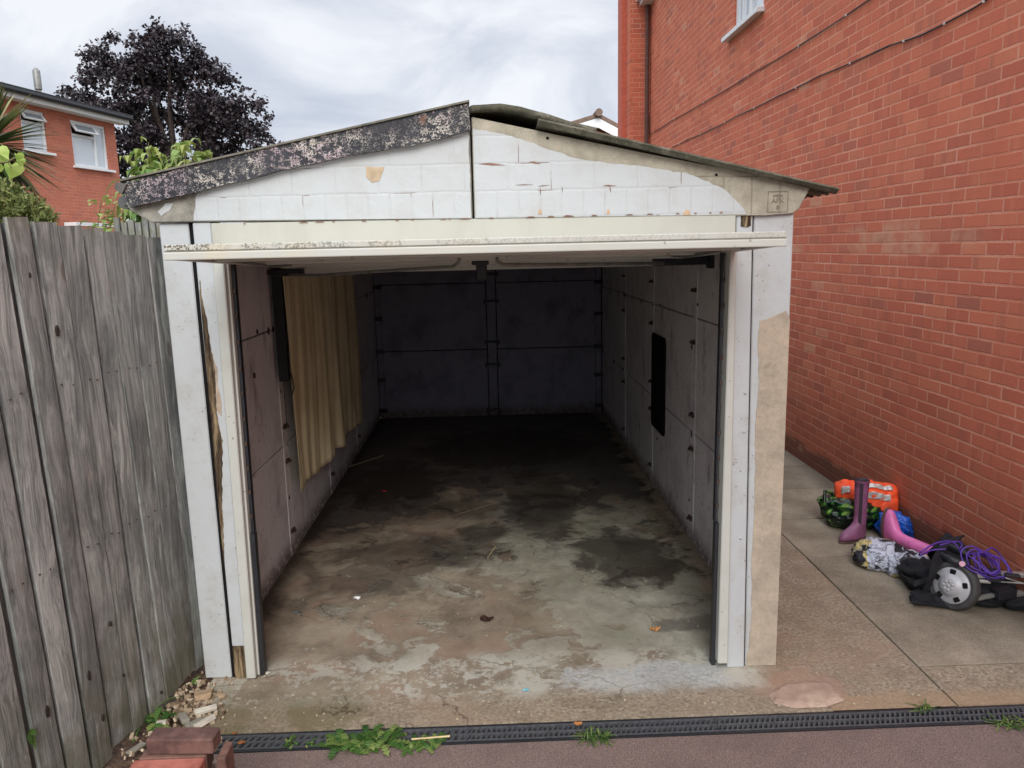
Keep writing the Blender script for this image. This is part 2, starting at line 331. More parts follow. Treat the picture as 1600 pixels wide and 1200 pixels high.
# floor of garage and threshold
def f(g):
    p=g.pos(); x,y,z=g.xyz(p)
    w=g.noise(p,2.2,5,.6,0,True); q=g.addv(p,g.sc(g.addv(w,(-.5,-.5,-.5)),.35))
    qx,qy,_=g.xyz(q)
    big=g.noise(q,1.5,6,.6,.5); mid=g.noise(q,4.6,8,.66,.4); fin=g.noise(p,45,5,.7)
    tan=g.ramp(g.noise(q,3.1,6,.7),[(.34,sr(120,108,94)),(.5,sr(150,137,120)),(.66,sr(174,162,144))])
    pink=g.mix(g.ss(g.noise(q,2.7,4),.5,.62,0,.5),tan,sr(156,130,112))
    grey=g.ramp(g.noise(q,8,6,.7),[(.35,sr(146,144,130)),(.52,sr(172,170,155)),(.66,sr(198,195,181))])
    # pale screed left in flat patches with crisp edges
    side=g.m('ADD',g.lin(qx,-.9,.7,-.10,.05),g.ss(qy,3.0,3.3,-.02,0))
    sm=g.m('ADD',g.m('ADD',g.m('MULTIPLY',big,.55),g.m('MULTIPLY',mid,.5)),side)
    patch=g.ss(sm,.484,.522); edge=g.m('MULTIPLY',g.ss(sm,.478,.494),g.ss(sm,.512,.500))
    c=g.mix(g.m('MULTIPLY',patch,.72),pink,grey); c=g.mix(g.m('MULTIPLY',edge,.15),c,sr(94,80,64))
    # green-grey algae on the right
    alg=g.m('MULTIPLY',g.ss(g.noise(q,2.0,5,.6),.45,.6),g.ss(qx,-.1,.6)); c=g.mix(g.m('MULTIPLY',alg,.45),c,sr(112,116,90))
    # damp stains plus painted interior shade, darker further in, ragged outline
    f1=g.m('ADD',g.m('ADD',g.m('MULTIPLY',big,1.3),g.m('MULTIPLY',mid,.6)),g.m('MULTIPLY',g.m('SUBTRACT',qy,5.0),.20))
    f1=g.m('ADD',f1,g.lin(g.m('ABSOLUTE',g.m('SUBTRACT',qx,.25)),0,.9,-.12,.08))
    stain_shade=g.ss(f1,.88,1.02); stain_shade2=g.ss(f1,1.04,1.10)
    c=g.mix(g.m('MULTIPLY',stain_shade,.50),c,sr(78,66,58)); c=g.mix(g.m('MULTIPLY',stain_shade2,.68),c,sr(58,54,58))
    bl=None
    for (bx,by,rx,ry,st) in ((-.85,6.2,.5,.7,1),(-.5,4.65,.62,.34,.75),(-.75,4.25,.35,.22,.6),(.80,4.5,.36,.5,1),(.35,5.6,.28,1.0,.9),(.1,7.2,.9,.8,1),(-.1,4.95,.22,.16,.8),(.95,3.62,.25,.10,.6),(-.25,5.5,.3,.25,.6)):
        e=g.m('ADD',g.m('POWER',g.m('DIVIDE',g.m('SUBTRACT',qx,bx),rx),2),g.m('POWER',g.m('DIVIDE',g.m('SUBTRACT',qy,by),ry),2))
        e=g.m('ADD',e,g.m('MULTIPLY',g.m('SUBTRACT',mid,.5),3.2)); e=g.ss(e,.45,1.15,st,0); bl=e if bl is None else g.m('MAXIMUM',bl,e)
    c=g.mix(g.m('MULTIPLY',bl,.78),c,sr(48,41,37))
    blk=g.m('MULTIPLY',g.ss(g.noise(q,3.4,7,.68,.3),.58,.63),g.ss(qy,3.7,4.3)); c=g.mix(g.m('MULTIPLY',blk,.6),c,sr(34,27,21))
    # darker along wall feet
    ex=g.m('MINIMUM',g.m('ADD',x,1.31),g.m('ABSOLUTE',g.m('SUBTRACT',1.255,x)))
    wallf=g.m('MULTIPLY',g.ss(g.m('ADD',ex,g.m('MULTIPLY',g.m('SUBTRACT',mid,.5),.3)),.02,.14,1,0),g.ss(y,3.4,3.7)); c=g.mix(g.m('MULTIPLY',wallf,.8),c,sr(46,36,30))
    # threshold: bluish cement wash and lime
    th=g.m('MULTIPLY',g.ss(y,2.96,3.04),g.ss(y,3.45,3.28)); cem=g.ss(g.m('ADD',g.m('MULTIPLY',mid,.6),g.m('MULTIPLY',g.noise(p,26,6,.75),.45)),.50,.54)
    gx=g.m('ADD',g.m('POWER',g.m('DIVIDE',g.m('SUBTRACT',x,.72),.42),2),g.m('POWER',g.m('DIVIDE',g.m('SUBTRACT',y,3.12),.14),2))
    c=g.mix(g.m('MULTIPLY',g.m('MULTIPLY',th,cem),.72),c,sr(196,193,182))
    gm=g.ss(g.m('ADD',gx,g.m('MULTIPLY',g.m('SUBTRACT',mid,.5),5)),.6,1.2,1,0)
    c=g.mix(g.m('MULTIPLY',gm,.8),c,g.mix(g.ss(fin,.4,.6),sr(168,174,176),sr(198,200,196)))
    # outer lip: aggregate shows
    lip=g.ss(g.m('ADD',y,g.m('MULTIPLY',g.m('SUBTRACT',mid,.5),.25)),3.10,2.98)
    ag=aggr(g,p); c=g.mix(g.m('MULTIPLY',lip,.9),c,ag)
    mossy=g.m('MULTIPLY',g.ss(qx,-.45,-.7),g.ss(y,3.35,3.1)); c=g.mix(g.m('MULTIPLY',mossy,g.ss(mid,.4,.6,.1,.65)),c,sr(104,98,68))
    c=g.mix(g.ss(g.m('ADD',x,g.m('MULTIPLY',g.m('SUBTRACT',mid,.5),.55)),1.12,1.24),c,aggr(g,p))
    v=g.vor(p,95); vc=g.xyz(g.vor(p,95,out=1)); fl=g.m('MULTIPLY',g.ss(v,.12,.25,1,0),g.ss(vc[0],.86,.88)); fl=g.m('MULTIPLY',fl,g.ss(y,3.9,3.2,.25,1))
    c=g.mix(fl,c,g.mix(vc[1],sr(205,192,170),sr(150,120,98)))
    c=g.mix(g.ss(fin,.60,.72,0,.35),c,sr(70,58,48))
    cr=g.m('MULTIPLY',g.ss(g.vor(q,1.2,'DISTANCE_TO_EDGE'),0,.006,1,0),g.ss(mid,.45,.55)); c=g.mix(g.m('MULTIPLY',cr,.6),c,sr(60,50,42))
    h=g.m('ADD',g.m('ADD',g.m('MULTIPLY',patch,.6),g.m('MULTIPLY',fin,.5)),g.m('ADD',g.m('MULTIPLY',mid,.8),g.m('MULTIPLY',fl,1.5)))
    rough=g.lin(stain_shade,0,1,.85,.62)
    return {'Base Color':c,'Roughness':rough,'Specular IOR Level':.3,'Normal':g.bump(h,.5,.006)}
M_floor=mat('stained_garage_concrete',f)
def f(g):      # exposed aggregate concrete, right of garage
    p=g.pos(); x,y,z=g.xyz(p); n=g.noise(p,2.3,6,.65); n2=g.noise(p,60,5,.75); mid=g.noise(p,7,6,.65)
    c=aggr(g,p)
    lip=g.ss(g.m('ADD',y,g.m('MULTIPLY',g.m('SUBTRACT',mid,.5),.2)),2.98,2.90); c=g.mix(g.m('MULTIPLY',lip,.6),c,sr(165,138,108))
    v=g.vor(p,80); vc=g.xyz(g.vor(p,80,out=1)); fl=g.m('MULTIPLY',g.ss(v,.15,.3,1,0),g.ss(vc[0],.8,.82)); c=g.mix(g.m('MULTIPLY',fl,.8),c,g.mix(vc[1],sr(200,186,160),sr(110,84,64)))
    return {'Base Color':c,'Roughness':.9,'Normal':g.bump(g.m('ADD',n2,g.m('MULTIPLY',mid,1.2)),.6,.006)}
M_aggr=mat('exposed_aggregate_concrete',f)
def f(g):      # path slabs
    p=g.pos(); x,y,z=g.xyz(p); n=g.noise(p,3,6,.65); n2=g.noise(p,130,3,.75); row=g.m('FLOOR',g.m('DIVIDE',g.m('SUBTRACT',y,3.12),.638))
    rn=g.node('ShaderNodeTexWhiteNoise',{'W':row},noise_dimensions='1D').outputs[0]
    c=g.ramp(g.m('ADD',g.m('MULTIPLY',n2,.5),g.m('MULTIPLY',n,.5)),[(.36,sr(112,103,88)),(.5,sr(143,132,115)),(.62,sr(170,158,140))])
    k=g.lin(rn,0,1,.86,1.1); c=g.mix(1,c,g.comb(k,k,k),'MULTIPLY'); c=g.mix(g.ss(g.noise(p,1.3,5,.6),.5,.66,0,.3),c,sr(98,86,70))
    c=g.mix(g.ss(n2,.64,.7,0,.5),c,sr(176,164,144))
    c=g.mix(g.m('MULTIPLY',g.ss(g.m('ADD',x,g.m('MULTIPLY',g.m('SUBTRACT',n,.5),.3)),2.5,2.68),.6),c,sr(60,50,42))
    return {'Base Color':c,'Roughness':.92,'Normal':g.bump(g.m('ADD',n2,n),.45,.004)}
M_slab=mat('brown_paving_slab',f)
def f(g):      # red-brown tarmac
    p=g.pos(); n=g.noise(p,4,5,.6); n2=g.noise(p,210,3,.8)
    c=g.ramp(n2,[(.34,sr(82,69,66)),(.5,sr(118,100,95)),(.64,sr(158,138,130))]); c=g.mix(g.ss(n,.45,.65,0,.4),c,sr(100,84,80))
    v=g.vor(p,28); vc=g.xyz(g.vor(p,28,out=1)); fl=g.m('MULTIPLY',g.ss(v,.06,.10,1,0),g.ss(vc[0],.80,.82)); c=g.mix(g.m('MULTIPLY',fl,.8),c,g.mix(vc[1],sr(190,176,160),sr(120,100,84)))
    return {'Base Color':c,'Roughness':.92,'Normal':g.bump(n2,.5,.003)}
M_tarmac=mat('red_brown_tarmac',f)
def f(g):
    p=g.pos(); n=g.noise(p,9,6,.7); n2=g.noise(p,60,4,.7)
    c=g.ramp(g.m('ADD',g.m('MULTIPLY',n,.5),g.m('MULTIPLY',n2,.5)),[(.36,sr(48,36,30)),(.5,sr(92,70,56)),(.64,sr(138,112,90))])
    return {'Base Color':c,'Roughness':1,'Normal':g.bump(g.m('ADD',n,n2),1,.02)}
M_soil=mat('soil_and_mortar_dust',f)
def f(g):
    p=g.pos(); n=g.noise(p,.25,5); c=g.mix(n,(.05,.07,.03),(.12,.10,.07)); return {'Base Color':c,'Roughness':1}
M_ground=mat('rough_ground',f)
def bricks(ax,uoff=0,far=False):
    def f(g):
        p=g.pos(); x,y,z=g.xyz(p); u={'x':x,'y':y}[ax]; u=g.m('ADD',u,50+uoff)
        BW,BH=.225,.075
        wn=g.addv(g.noise(p,38,3,.6,0,True),(-.5,-.5,-.5)); wx,wy,wz=g.xyz(wn)
        k=.0 if far else .010
        u2=g.m('ADD',u,g.m('MULTIPLY',wx,k)); z2=g.m('ADD',z,g.m('MULTIPLY',wz,k))
        z2=g.m('ADD',z2,g.m('MULTIPLY',g.m('SUBTRACT',g.noise(g.comb(u,0,0),1.3,2),.5),.006))
        rv=g.m('DIVIDE',z2,BH); r=g.m('FLOOR',rv)
        rj=g.node('ShaderNodeTexWhiteNoise',{'W':r},noise_dimensions='1D').outputs[0]
        off=g.m('ADD',g.m('MULTIPLY',g.m('MODULO',r,2),.5),g.m('MULTIPLY',rj,.09))
        cv=g.m('ADD',g.m('DIVIDE',u2,BW),off); ci=g.m('FLOOR',cv)
        fu=g.m('MULTIPLY',g.m('FRACT',cv),BW); fv=g.m('MULTIPLY',g.m('FRACT',rv),BH)
        d=g.m('MINIMUM',g.m('MINIMUM',fu,g.m('SUBTRACT',BW,fu)),g.m('MINIMUM',fv,g.m('SUBTRACT',BH,fv)))
        mort=g.ss(d,.0052,.0080,1,0)
        wn_=g.node('ShaderNodeTexWhiteNoise',{'Vector':g.comb(ci,r,0)},noise_dimensions='3D'); rc=g.xyz(wn_.outputs[1])
        c=g.ramp(rc[0],[(0,sr(180,72,50)),(.25,sr(196,86,58)),(.5,sr(206,98,66)),(.7,sr(188,78,54)),(.86,sr(212,112,76)),(.95,sr(172,80,62)),(1,sr(156,70,60))])
        # kiln bloom: part of a brick darker or paler
        pn=g.addv(g.comb(g.m('MULTIPLY',u,7),g.m('MULTIPLY',r,3.7),g.m('MULTIPLY',rc[1],9)),(0,0,0))
        kb=g.noise(pn,1.0,3,.6); c=g.mix(g.ss(kb,.56,.66,0,.5),c,sr(150,66,54)); c=g.mix(g.ss(kb,.42,.32,0,.5),c,sr(208,112,80))
        grit=g.noise(p,90,5,.75); c=g.mix(g.ss(grit,.54,.68,0,.5),c,sr(120,54,44)); c=g.mix(g.ss(grit,.42,.3,0,.35),c,sr(224,138,106))
        if ax=='y' and not far:
            pp=g.m('ADD',g.m('POWER',g.m('DIVIDE',g.m('SUBTRACT',y,-.9),.95),2),g.m('POWER',g.m('DIVIDE',g.m('SUBTRACT',z,1.9),.13),2))
            pale=g.m('MULTIPLY',g.m('MAXIMUM',g.m('MULTIPLY',g.ss(pp,1.3,.3),g.ss(rc[2],.5,.52)),g.ss(rc[2],.985,.99)),g.ss(g.noise(p,9,3),.35,.6,.3,.9))
            c=g.mix(g.m('MULTIPLY',pale,.8),c,sr(208,158,126))
        stain=g.noise(g.sc(p,(1,1,.6)),1.1,6,.65); c=g.mix(g.ss(stain,.5,.7,0,.30),c,sr(140,62,50))
        mc=g.mix(g.ss(g.noise(p,3,5),.4,.6),sr(222,160,134),sr(204,134,108))
        c=g.mix(.30,c,sr(210,152,126))
        c=g.mix(g.m('MULTIPLY',mort,g.ss(g.noise(p,2.0,5,.7),.35,.65,.5,.9)),c,mc)
        if not far:
            dz=g.m('ADD',z,g.m('MULTIPLY',g.m('SUBTRACT',g.noise(p,5,5,.7),.5),.22)); c=g.mix(g.ss(dz,.95,.05,0,.42),c,sr(118,66,48)); c=g.mix(g.ss(dz,.19,.13,0,.7),c,sr(78,56,46))
            dp=g.noise(g.sc(p,(1,1,2.2)),1.7,5,.7); c=g.mix(g.m('MULTIPLY',g.ss(dp,.58,.7),g.ss(z,.9,.3,0,.5)),c,sr(176,132,92))
        if far: c=g.mix(.42,c,sr(150,104,92))
        h=g.m('ADD',g.m('MULTIPLY',mort,-1.3),g.m('ADD',g.m('MULTIPLY',grit,1.1),g.m('MULTIPLY',rc[1],.4)))
        return {'Base Color':c,'Roughness':.88,'Specular IOR Level':.25,'Normal':g.bump(h,.55,.006)}
    return f
M_brickY=mat('orange_red_brick_side',bricks('y')); M_brickX=mat('orange_red_brick_front',bricks('x')); M_brickFar=mat('red_brick_far',bricks('y',0,True)); M_brickFarX=mat('red_brick_far_front',bricks('x',0,True))
M_upvc=plain('white_window_plastic',sr(225,228,230),.4,0,.06)
def f(g): return {'Base Color':(.25,.30,.34),'Roughness':.06,'Metallic':.0,'Specular IOR Level':1.0,'Coat Weight':1.0,'Coat Roughness':.03}
M_glass=mat('window_glass',f)
def f(g): return {'Base Color':(.50,.55,.60),'Roughness':.08,'Specular IOR Level':.9,'Coat Weight':1.0,'Coat Roughness':.03}
M_curtglass=mat('net_curtained_glass',f)
M_tile=plain('dark_roof_tile',sr(52,54,58),.85,0,.4,12,.6)
M_tile2=plain('brown_roof_tile',sr(120,100,88),.9,0,.3,8,.5)
M_trim=plain('white_trim',sr(220,222,224),.5,0,.08)
M_grate=plain('black_drain_plastic',sr(40,42,46),.55,0,.35,50); M_grate2=plain('grey_black_grating',sr(80,82,86),.5,0,.3,50)
def cloth(name,base,alt,sc=12,rough=.85):
    def f(g):
        p=g.pos(); n=g.noise(p,sc,5,.6); return {'Base Color':g.mix(g.ss(n,.35,.65),base,alt),'Roughness':rough,'Normal':g.bump(g.noise(p,sc*2.5,4,.6),.4,.008)}
    return mat(name,f)
def f(g):
    p=g.pos(); n=g.noise(p,2.5,4,.6); w=g.noise(p,350,2,.5)
    return {'Base Color':g.mix(g.ss(n,.35,.65),sr(240,226,186),sr(224,208,166)),'Roughness':.9,'Normal':g.bump(w,.15,.002)}
M_curtain=mat('mustard_curtain_cloth',f)
def leafmat(name,a,b,c,sub=.25,rough=.5):
    def f(g):
        o=g.node('ShaderNodeVertexColor',layer_name='rnd').outputs[0]; x=g.xyz(o)[0]
        return {'Base Color':g.ramp(x,[(0,a),(.5,b),(1,c)]),'Roughness':rough,'Specular IOR Level':.35}
    m=mat(name,f); nt=m.node_tree; g=G(nt); b_=g.n['Principled BSDF']; out=g.n['Material Output']
    tr=g.node('ShaderNodeBsdfTranslucent'); src=b_.inputs['Base Color'].links[0].from_socket; g.l.new(src,tr.inputs[0])
    mx=g.node('ShaderNodeMixShader',{0:sub}); g.l.new(b_.outputs[0],mx.inputs[1]); g.l.new(tr.outputs[0],mx.inputs[2]); g.l.new(mx.outputs[0],out.inputs[0]); return m
M_maple=leafmat('purple_maple_leaf',(.012,.010,.012),(.030,.022,.028),(.115,.088,.100),.10,.45)
M_leafG=leafmat('fresh_green_leaf',sr(58,92,46),sr(100,136,66),sr(172,178,104),.3)
M_leafY=leafmat('yellow_green_leaf',sr(120,160,60),sr(150,180,80),sr(190,205,120),.35)
M_leafO=leafmat('olive_shrub_leaf',sr(72,88,50),sr(124,136,80),sr(182,182,122),.25)
M_leafS=leafmat('sword_leaf',sr(48,66,42),sr(84,104,60),sr(150,140,90),.25,.45)
M_weed=leafmat('weed_leaf',sr(52,86,40),sr(82,116,54),sr(134,148,84),.2)
M_berry=leafmat('red_tinged_leaf',sr(80,40,44),sr(120,110,60),sr(150,140,80),.2)
M_stem=plain('green_brown_stem',sr(100,98,62),.8); M_bark=plain('dark_bark',sr(64,54,50),.95,0,.4,30,.8)
M_dead=leafmat('dead_brown_leaf',sr(58,38,34),sr(84,54,42),sr(120,80,56),.1,.8); M_ora=leafmat('orange_dry_leaf',sr(150,96,56),sr(190,124,72),sr(205,150,96),.15,.8)
# vertex colour helper
def paint_faces(me,vals):
    a=me.color_attributes.new('rnd','FLOAT_COLOR','CORNER')
    for p in me.polygons:
        c=vals(p.index)
        for li in p.loop_indices: a.data[li].color=(*c,1)
# ================================================================== GROUND
bm=BM(); box(bm,-60,70,-40,160,-.9,-.06); struct('ground',bm,M_ground)
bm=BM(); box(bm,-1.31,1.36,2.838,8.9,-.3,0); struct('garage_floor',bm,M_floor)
bm=BM()
grid(bm,lambda u,v:(1.3602+u*.5148,2.838+v*12,0),2,2); obj_=struct('side_pavement',bm,M_aggr)
bm=BM(); box(bm,1.3602,1.875,2.86,14,-.3,-.0015)
bm.free()
bm=BM(); box(bm,1.881,2.69,2.838,3.132,-.3,.002); struct('concrete_apron',bm,M_aggr)
bm=BM(); ys=[3.14,3.745,4.385,5.04,5.68,6.29,6.9,7.52,8.14,8.76,9.4,10.,10.6,11.2,11.8,12.4,13.0]
for a,b in zip(ys,ys[1:]):
    dz=random.uniform(-.002,.003); box(bm,1.883,2.69,a+.0045,b-.0045,-.25,.003+dz)
bevel(bm,.003); struct('path',bm,M_slab)
bm=BM(); box(bm,1.86,2.70,3.0,13.0,-.3,-.012); struct('path_bedding',bm,M_soil)
bm=BM(); box(bm,-1.18,12,-8,2.716,-.3,-.004); struct('driveway',bm,M_tarmac)
def soil(u,v):
    x=-2.9+u*1.78; y=1.2+v*3.2; return (x,y,-.012+.03*mn.noise(Vector((x*5,y*5,0)))+.012*mn.noise(Vector((x*24,y*24,3)))-.02)
bm=BM(); grid(bm,soil,90,150); struct('soil_bed',bm,M_soil,smooth=True)
# ================================================================== LINEAR DRAIN
dr=thing('drain_channel','long black plastic channel drain with slotted grating in front of the garage threshold','drain',(.5,2.78,0))
X0,X1,DY0,DY1=-1.14,4.2,2.720,2.834
bm=BM(); box(bm,X0,X1,DY0,DY0+.012,-.12,-.001); box(bm,X0,X1,DY1-.012,DY1,-.12,-.001); box(bm,X0-.01,X0,DY0,DY1,-.12,0); obj('channel',bm,M_grate,dr)
bm=BM(); box(bm,X0,X1,DY0+.012,DY1-.012,-.14,-.07); obj('channel_bed',bm,M_dark,dr)  # bed coloured near-black to paint the shade down in the slots
n=0; xs=X0
while xs<X1-.01:
    xe=min(xs+1.0,X1); bm=BM()
    a0,a1=DY0+.014,DY1-.014; mid=(a0+a1)/2
    for b0,b1 in ((a0,a0+.007),(mid-.004,mid+.004),(a1-.007,a1)): box(bm,xs+.001,xe-.001,b0,b1,-.02,.001)
    pitch=.028 if n==0 else .0205; k=int((xe-xs)/pitch)
    for i in range(k+1):
        x=xs+.006+i*pitch
        if x>xe-.012: break
        for (b0,b1) in ((a0+.007,mid-.004),(mid+.004,a1-.007)):
            vs=box(bm,x,x+pitch*.38,b0,b1,-.018,-.001)
            for v in vs:
                v.co.x+=(v.co.y-b0)*(.5 if n==0 else .38)
    obj('grate',bm,M_grate2,dr); xs=xe; n+=1
# ================================================================== GARAGE
ga=thing('prefab_garage','old white-painted concrete panel garage standing open, black flaking bargeboard on its left','garage',(-.05,3.226,0))
# posts
def front(name,quad,y0,y1,m,label=None,bev=.004):
    bm=BM(); fprism(bm,quad,y0,y1)
    if bev: bevel(bm,bev)
    return obj(name,bm,m,ga,label=label)
pl=front('post',[(-1.346,0),(-1.226,0),(-1.231,2.03),(-1.352,2.03)],0,.12,M_white,'white painted concrete post left of the doorway')
pr=front('post',[(1.112,0),(1.250,0),(1.252,2.015),(1.088,2.015)],0,.12,M_white,'concrete post with its paint flaked off below, right of the doorway')
# bare patch on the right post: the paint is gone and the concrete shows (thin set-back edge is the paint thickness)
pts=[(1.118,.002),(1.2505,.002),(1.2515,1.58),(1.235,1.615),(1.20,1.60),(1.165,1.585),(1.125,1.575),(1.122,1.45),(1.13,1.3),(1.122,1.1),(1.130,.8),(1.126,.5),(1.134,.25)]
bm=BM(); fprism(bm,jag(pts,.006,.02,only=[2,3,4,5,6,7,8,9,10,11,12]),-.0025,.001); obj('bare_patch',bm,M_postbare,pr)
# timber jambs
tl=front('door_jamb',[(-1.208,.16),(-1.15,.16),(-1.135,2.03),(-1.21,2.03)],-.012,.09,M_white,'white timber jamb with a long rotten split')
bm=BM(); pts=[(-1.2085,.0),(-1.150,.0),(-1.152,.16),(-1.2085,.165)]; fprism(bm,jag(pts,.010,.012,only=[1,2]),-.006,.08); obj('rotten_foot',bm,M_rot,tl)
pts=[(-1.2095,.55),(-1.2085,1.0),(-1.205,1.75),(-1.200,1.80),(-1.192,1.68),(-1.180,1.50),(-1.172,1.40),(-1.178,1.25),(-1.170,1.10),(-1.180,.98),(-1.19,.85),(-1.20,.65)]
bm=BM(); fprism(bm,jag(pts,.006,.012,only=list(range(2,12))),-.0145,-.011); obj('rotten_split',bm,M_rot,tl)
pts=[(-1.180,1.50),(-1.172,1.40),(-1.178,1.25),(-1.162,1.22),(-1.158,1.30),(-1.166,1.36),(-1.160,1.42)]
bm=BM(); fprism(bm,jag(pts,.003,.01),-.0140,-.011); obj('bare_timber',bm,plain('bare_timber',sr(176,158,138),.8),tl)
tr_=front('door_jamb',[(1.026,.0),(1.104,.0),(1.079,2.03),(1.012,2.03)],-.012,.09,M_white,'white timber jamb right of the doorway')
bm=BM(); pts=[(1.03,1.965),(1.055,1.96),(1.072,1.968),(1.075,2.015),(1.028,2.015)]; fprism(bm,jag(pts,.004,.012),-.0145,-.011); obj('bare_timber',bm,M_rot,tr_)
for z in (1.27,1.10,.62): 
    bm=BM(); x=1.07; bmesh.ops.create_uvsphere(bm,u_segments=8,v_segments=6,radius=.007,matrix=Matrix.Translation((x,fy(x)-.012,z))); obj('screw_head',bm,M_white,tr_,True)
# near-black strips painting the shade in the gaps between posts and jambs
bm=BM(); fprism(bm,[(-1.226,.0),(-1.2,.0),(-1.2,2.03),(-1.231,2.03)],.006,.055); fprism(bm,[(1.10,.0),(1.115,.0),(1.09,2.03),(1.075,2.03)],.006,.055); isl('gap_shade',bm,M_dark,ga)
# steel door frame legs + black side seals
df=front('door_frame',[(-1.150,0.01),(-1.108,0.01),(-1.090,1.93),(-1.135,1.93)],-.03,.05,M_cream)
bm=BM(); fprism(bm,[(-1.108,.01),(-1.099,.01),(-1.081,1.93),(-1.090,1.93)],.0,.05); bevel(bm,.002); obj('frame_return',bm,M_cream,df)
dfr=front('door_frame',[(.978,0.03),(1.024,0.03),(1.012,1.93),(.985,1.93)],-.03,.05,M_cream)
for x0,x1 in ((-1.0985,-1.079),(.963,.9775)):
    bm=BM(); t=.017 if x0<0 else .007
    fprism(bm,[(x0,.0),(x1,.0),(x1+t*.37,.68),(x0+t*.37,.68)],.012,.05); obj('rubber_seal',bm,M_rubber,ga)
    bm=BM(); fprism(bm,[(x0+t*.37,.682),(x1+t*.37-.006,.682),(x1+t-.006,1.9),(x0+t,1.9)],.03,.06); obj('guide_channel',bm,M_darkmetal,ga)
    bm=BM()
    for k in range(11):
        z=.75+k*.11; xx=(x0+x1)/2+t*(z/1.9); box(bm,xx-.004,xx+.004,fy(xx)+.02,fy(xx)+.03,z,z+.018)
    isl('guide_bolt',bm,M_rust,ga)
# lintel board and head filler pieces
bm=BM(); fprism(bm,[(-1.132,1.915),(1.008,1.915),(1.008,2.014),(-1.132,2.026)],-.020,.03); bevel(bm,.003); obj('lintel',bm,M_lintel,ga)
bm=BM(); fprism(bm,[(-1.132,1.90),(1.008,1.90),(1.008,1.914),(-1.132,1.914)],.01,.06); obj('head_rail',bm,M_dark,ga)
# gable panels
GT=[(-.062,2.418)]
def gtop(x): return 2.418-(abs(x+.062))*.215
lp=[F(225,345),F(205,326),(-1.40,gtop(-1.40)),(-.066,2.416),(-.066,2.019),(-1.375,2.034)]
lp=[(-1.375,2.034),(-1.455,2.085),(-1.47,2.115),(-.066,2.416),(-.066,2.019)]
bm=BM(); fprism(bm,lp,-.02,.06); bevel(bm,.004); gl=obj('gable_panel',bm,M_greyconc,ga,label='left gable panel, bare grey at its outer corner')
rp=[(-.058,2.019),(-.058,2.418),(.618,2.266),(1.313,2.124),(1.265,2.030),(1.24,2.012),(1.13,2.008)]
bm=BM(); fprism(bm,rp,-.02,.06); bevel(bm,.004); gr=obj('gable_panel',bm,M_tan,ga,label='right gable panel with bare tan upper edge')
bm=BM(); box(bm,-.067,-.057,3.226+.0,3.226+.05,2.02,2.41); obj('panel_joint',bm,M_dark,ga)
# paint layers (about 2 mm thick, ragged edge)
bm=BM(); pts=[(-1.20,2.0375),(-1.188,2.09),(-1.182,2.135),(-1.155,2.165),(-1.10,2.178),(-.62,2.277),(-.30,2.350),(-.070,2.395),(-.070,2.0225)]
fprism(bm,jag(pts,.006,.018,only=[0,1,2,3,7]),-.0225,-.019); obj('paint_layer',bm,M_gable,gl)
bm=BM(); pts=[(-.054,2.0225),(-.054,2.372),(.10,2.340),(.217,2.296),(.359,2.248),(.42,2.238),(.62,2.212),(.75,2.186),(.80,2.183),(.893,2.146),(.959,2.113),(1.005,2.07),(1.022,2.05),(1.05,2.0125)]
fprism(bm,jag(pts,.007,.016,only=list(range(1,13))),-.0225,-.019); obj('paint_layer',bm,M_gable,gr)
# bare spots where the paint has come away from the gable
bm=BM(); fprism(bm,jag([F(573,262),F(602,262),F(594,283),F(583,286),F(574,278)],.003,.015),-.0245,-.0222); isl('bare_spot',bm,plain('fresh_buff_concrete',sr(188,168,142),.9),gl)
M_crk=plain('raw_crack',sr(134,102,86),.95,0,.4)
bm=BM()
for a,b,w in (((748,257),(790,259),.006),((826,254),(845,257),.005),((805,290),(832,289),.002),((840,292),(858,290),.002),((940,291),(962,291),.004),((951,292),(953,302),.003),((843,293),(844,305),.0025),((877,292),(878,301),.002)):
    p,q=F(*a),F(*b); dx,dz=q[0]-p[0],q[1]-p[1]; L=math.hypot(dx,dz); nx,nz=-dz/L*w,dx/L*w
    fprism(bm,[p,(p[0]+dx*.5-nx*.6,p[1]+dz*.5-nz*.6),q,(p[0]+dx*.4+nx,p[1]+dz*.4+nz)],-.0242,-.0222)
isl('paint_crack',bm,M_crk,gr)
bm=BM()
for c,s in (((843,333),.009),((949,333),.008),((1071,334),.016)):
    p=F(*c); fprism(bm,jag([(p[0]-s,p[1]-.006),(p[0]+s,p[1]-.006),(p[0]+s*.5,p[1]+.012),(p[0]-s*.2,p[1]+.016)],.002,.01),-.0243,-.0222)
isl('bare_spot',bm,plain('buff_spot',sr(196,166,134),.9),gr)
# ragged chips along the gable foot
bm=BM(); x=-1.15
while x<1.0:
    w=random.uniform(.008,.05)
    if random.random()<.5 and abs(x+.06)>.03:
        zb=2.0225-(.0 if x>0 else .0); fprism(bm,jag([(x,zb-.003),(x+w,zb-.003),(x+w*.8,zb+.001),(x+w*.3,zb+random.uniform(.001,.004))],.001,.01),-.0244,-.0222)
    x+=w+random.uniform(.01,.06)
isl('chipped_edge',bm,M_crk,ga)
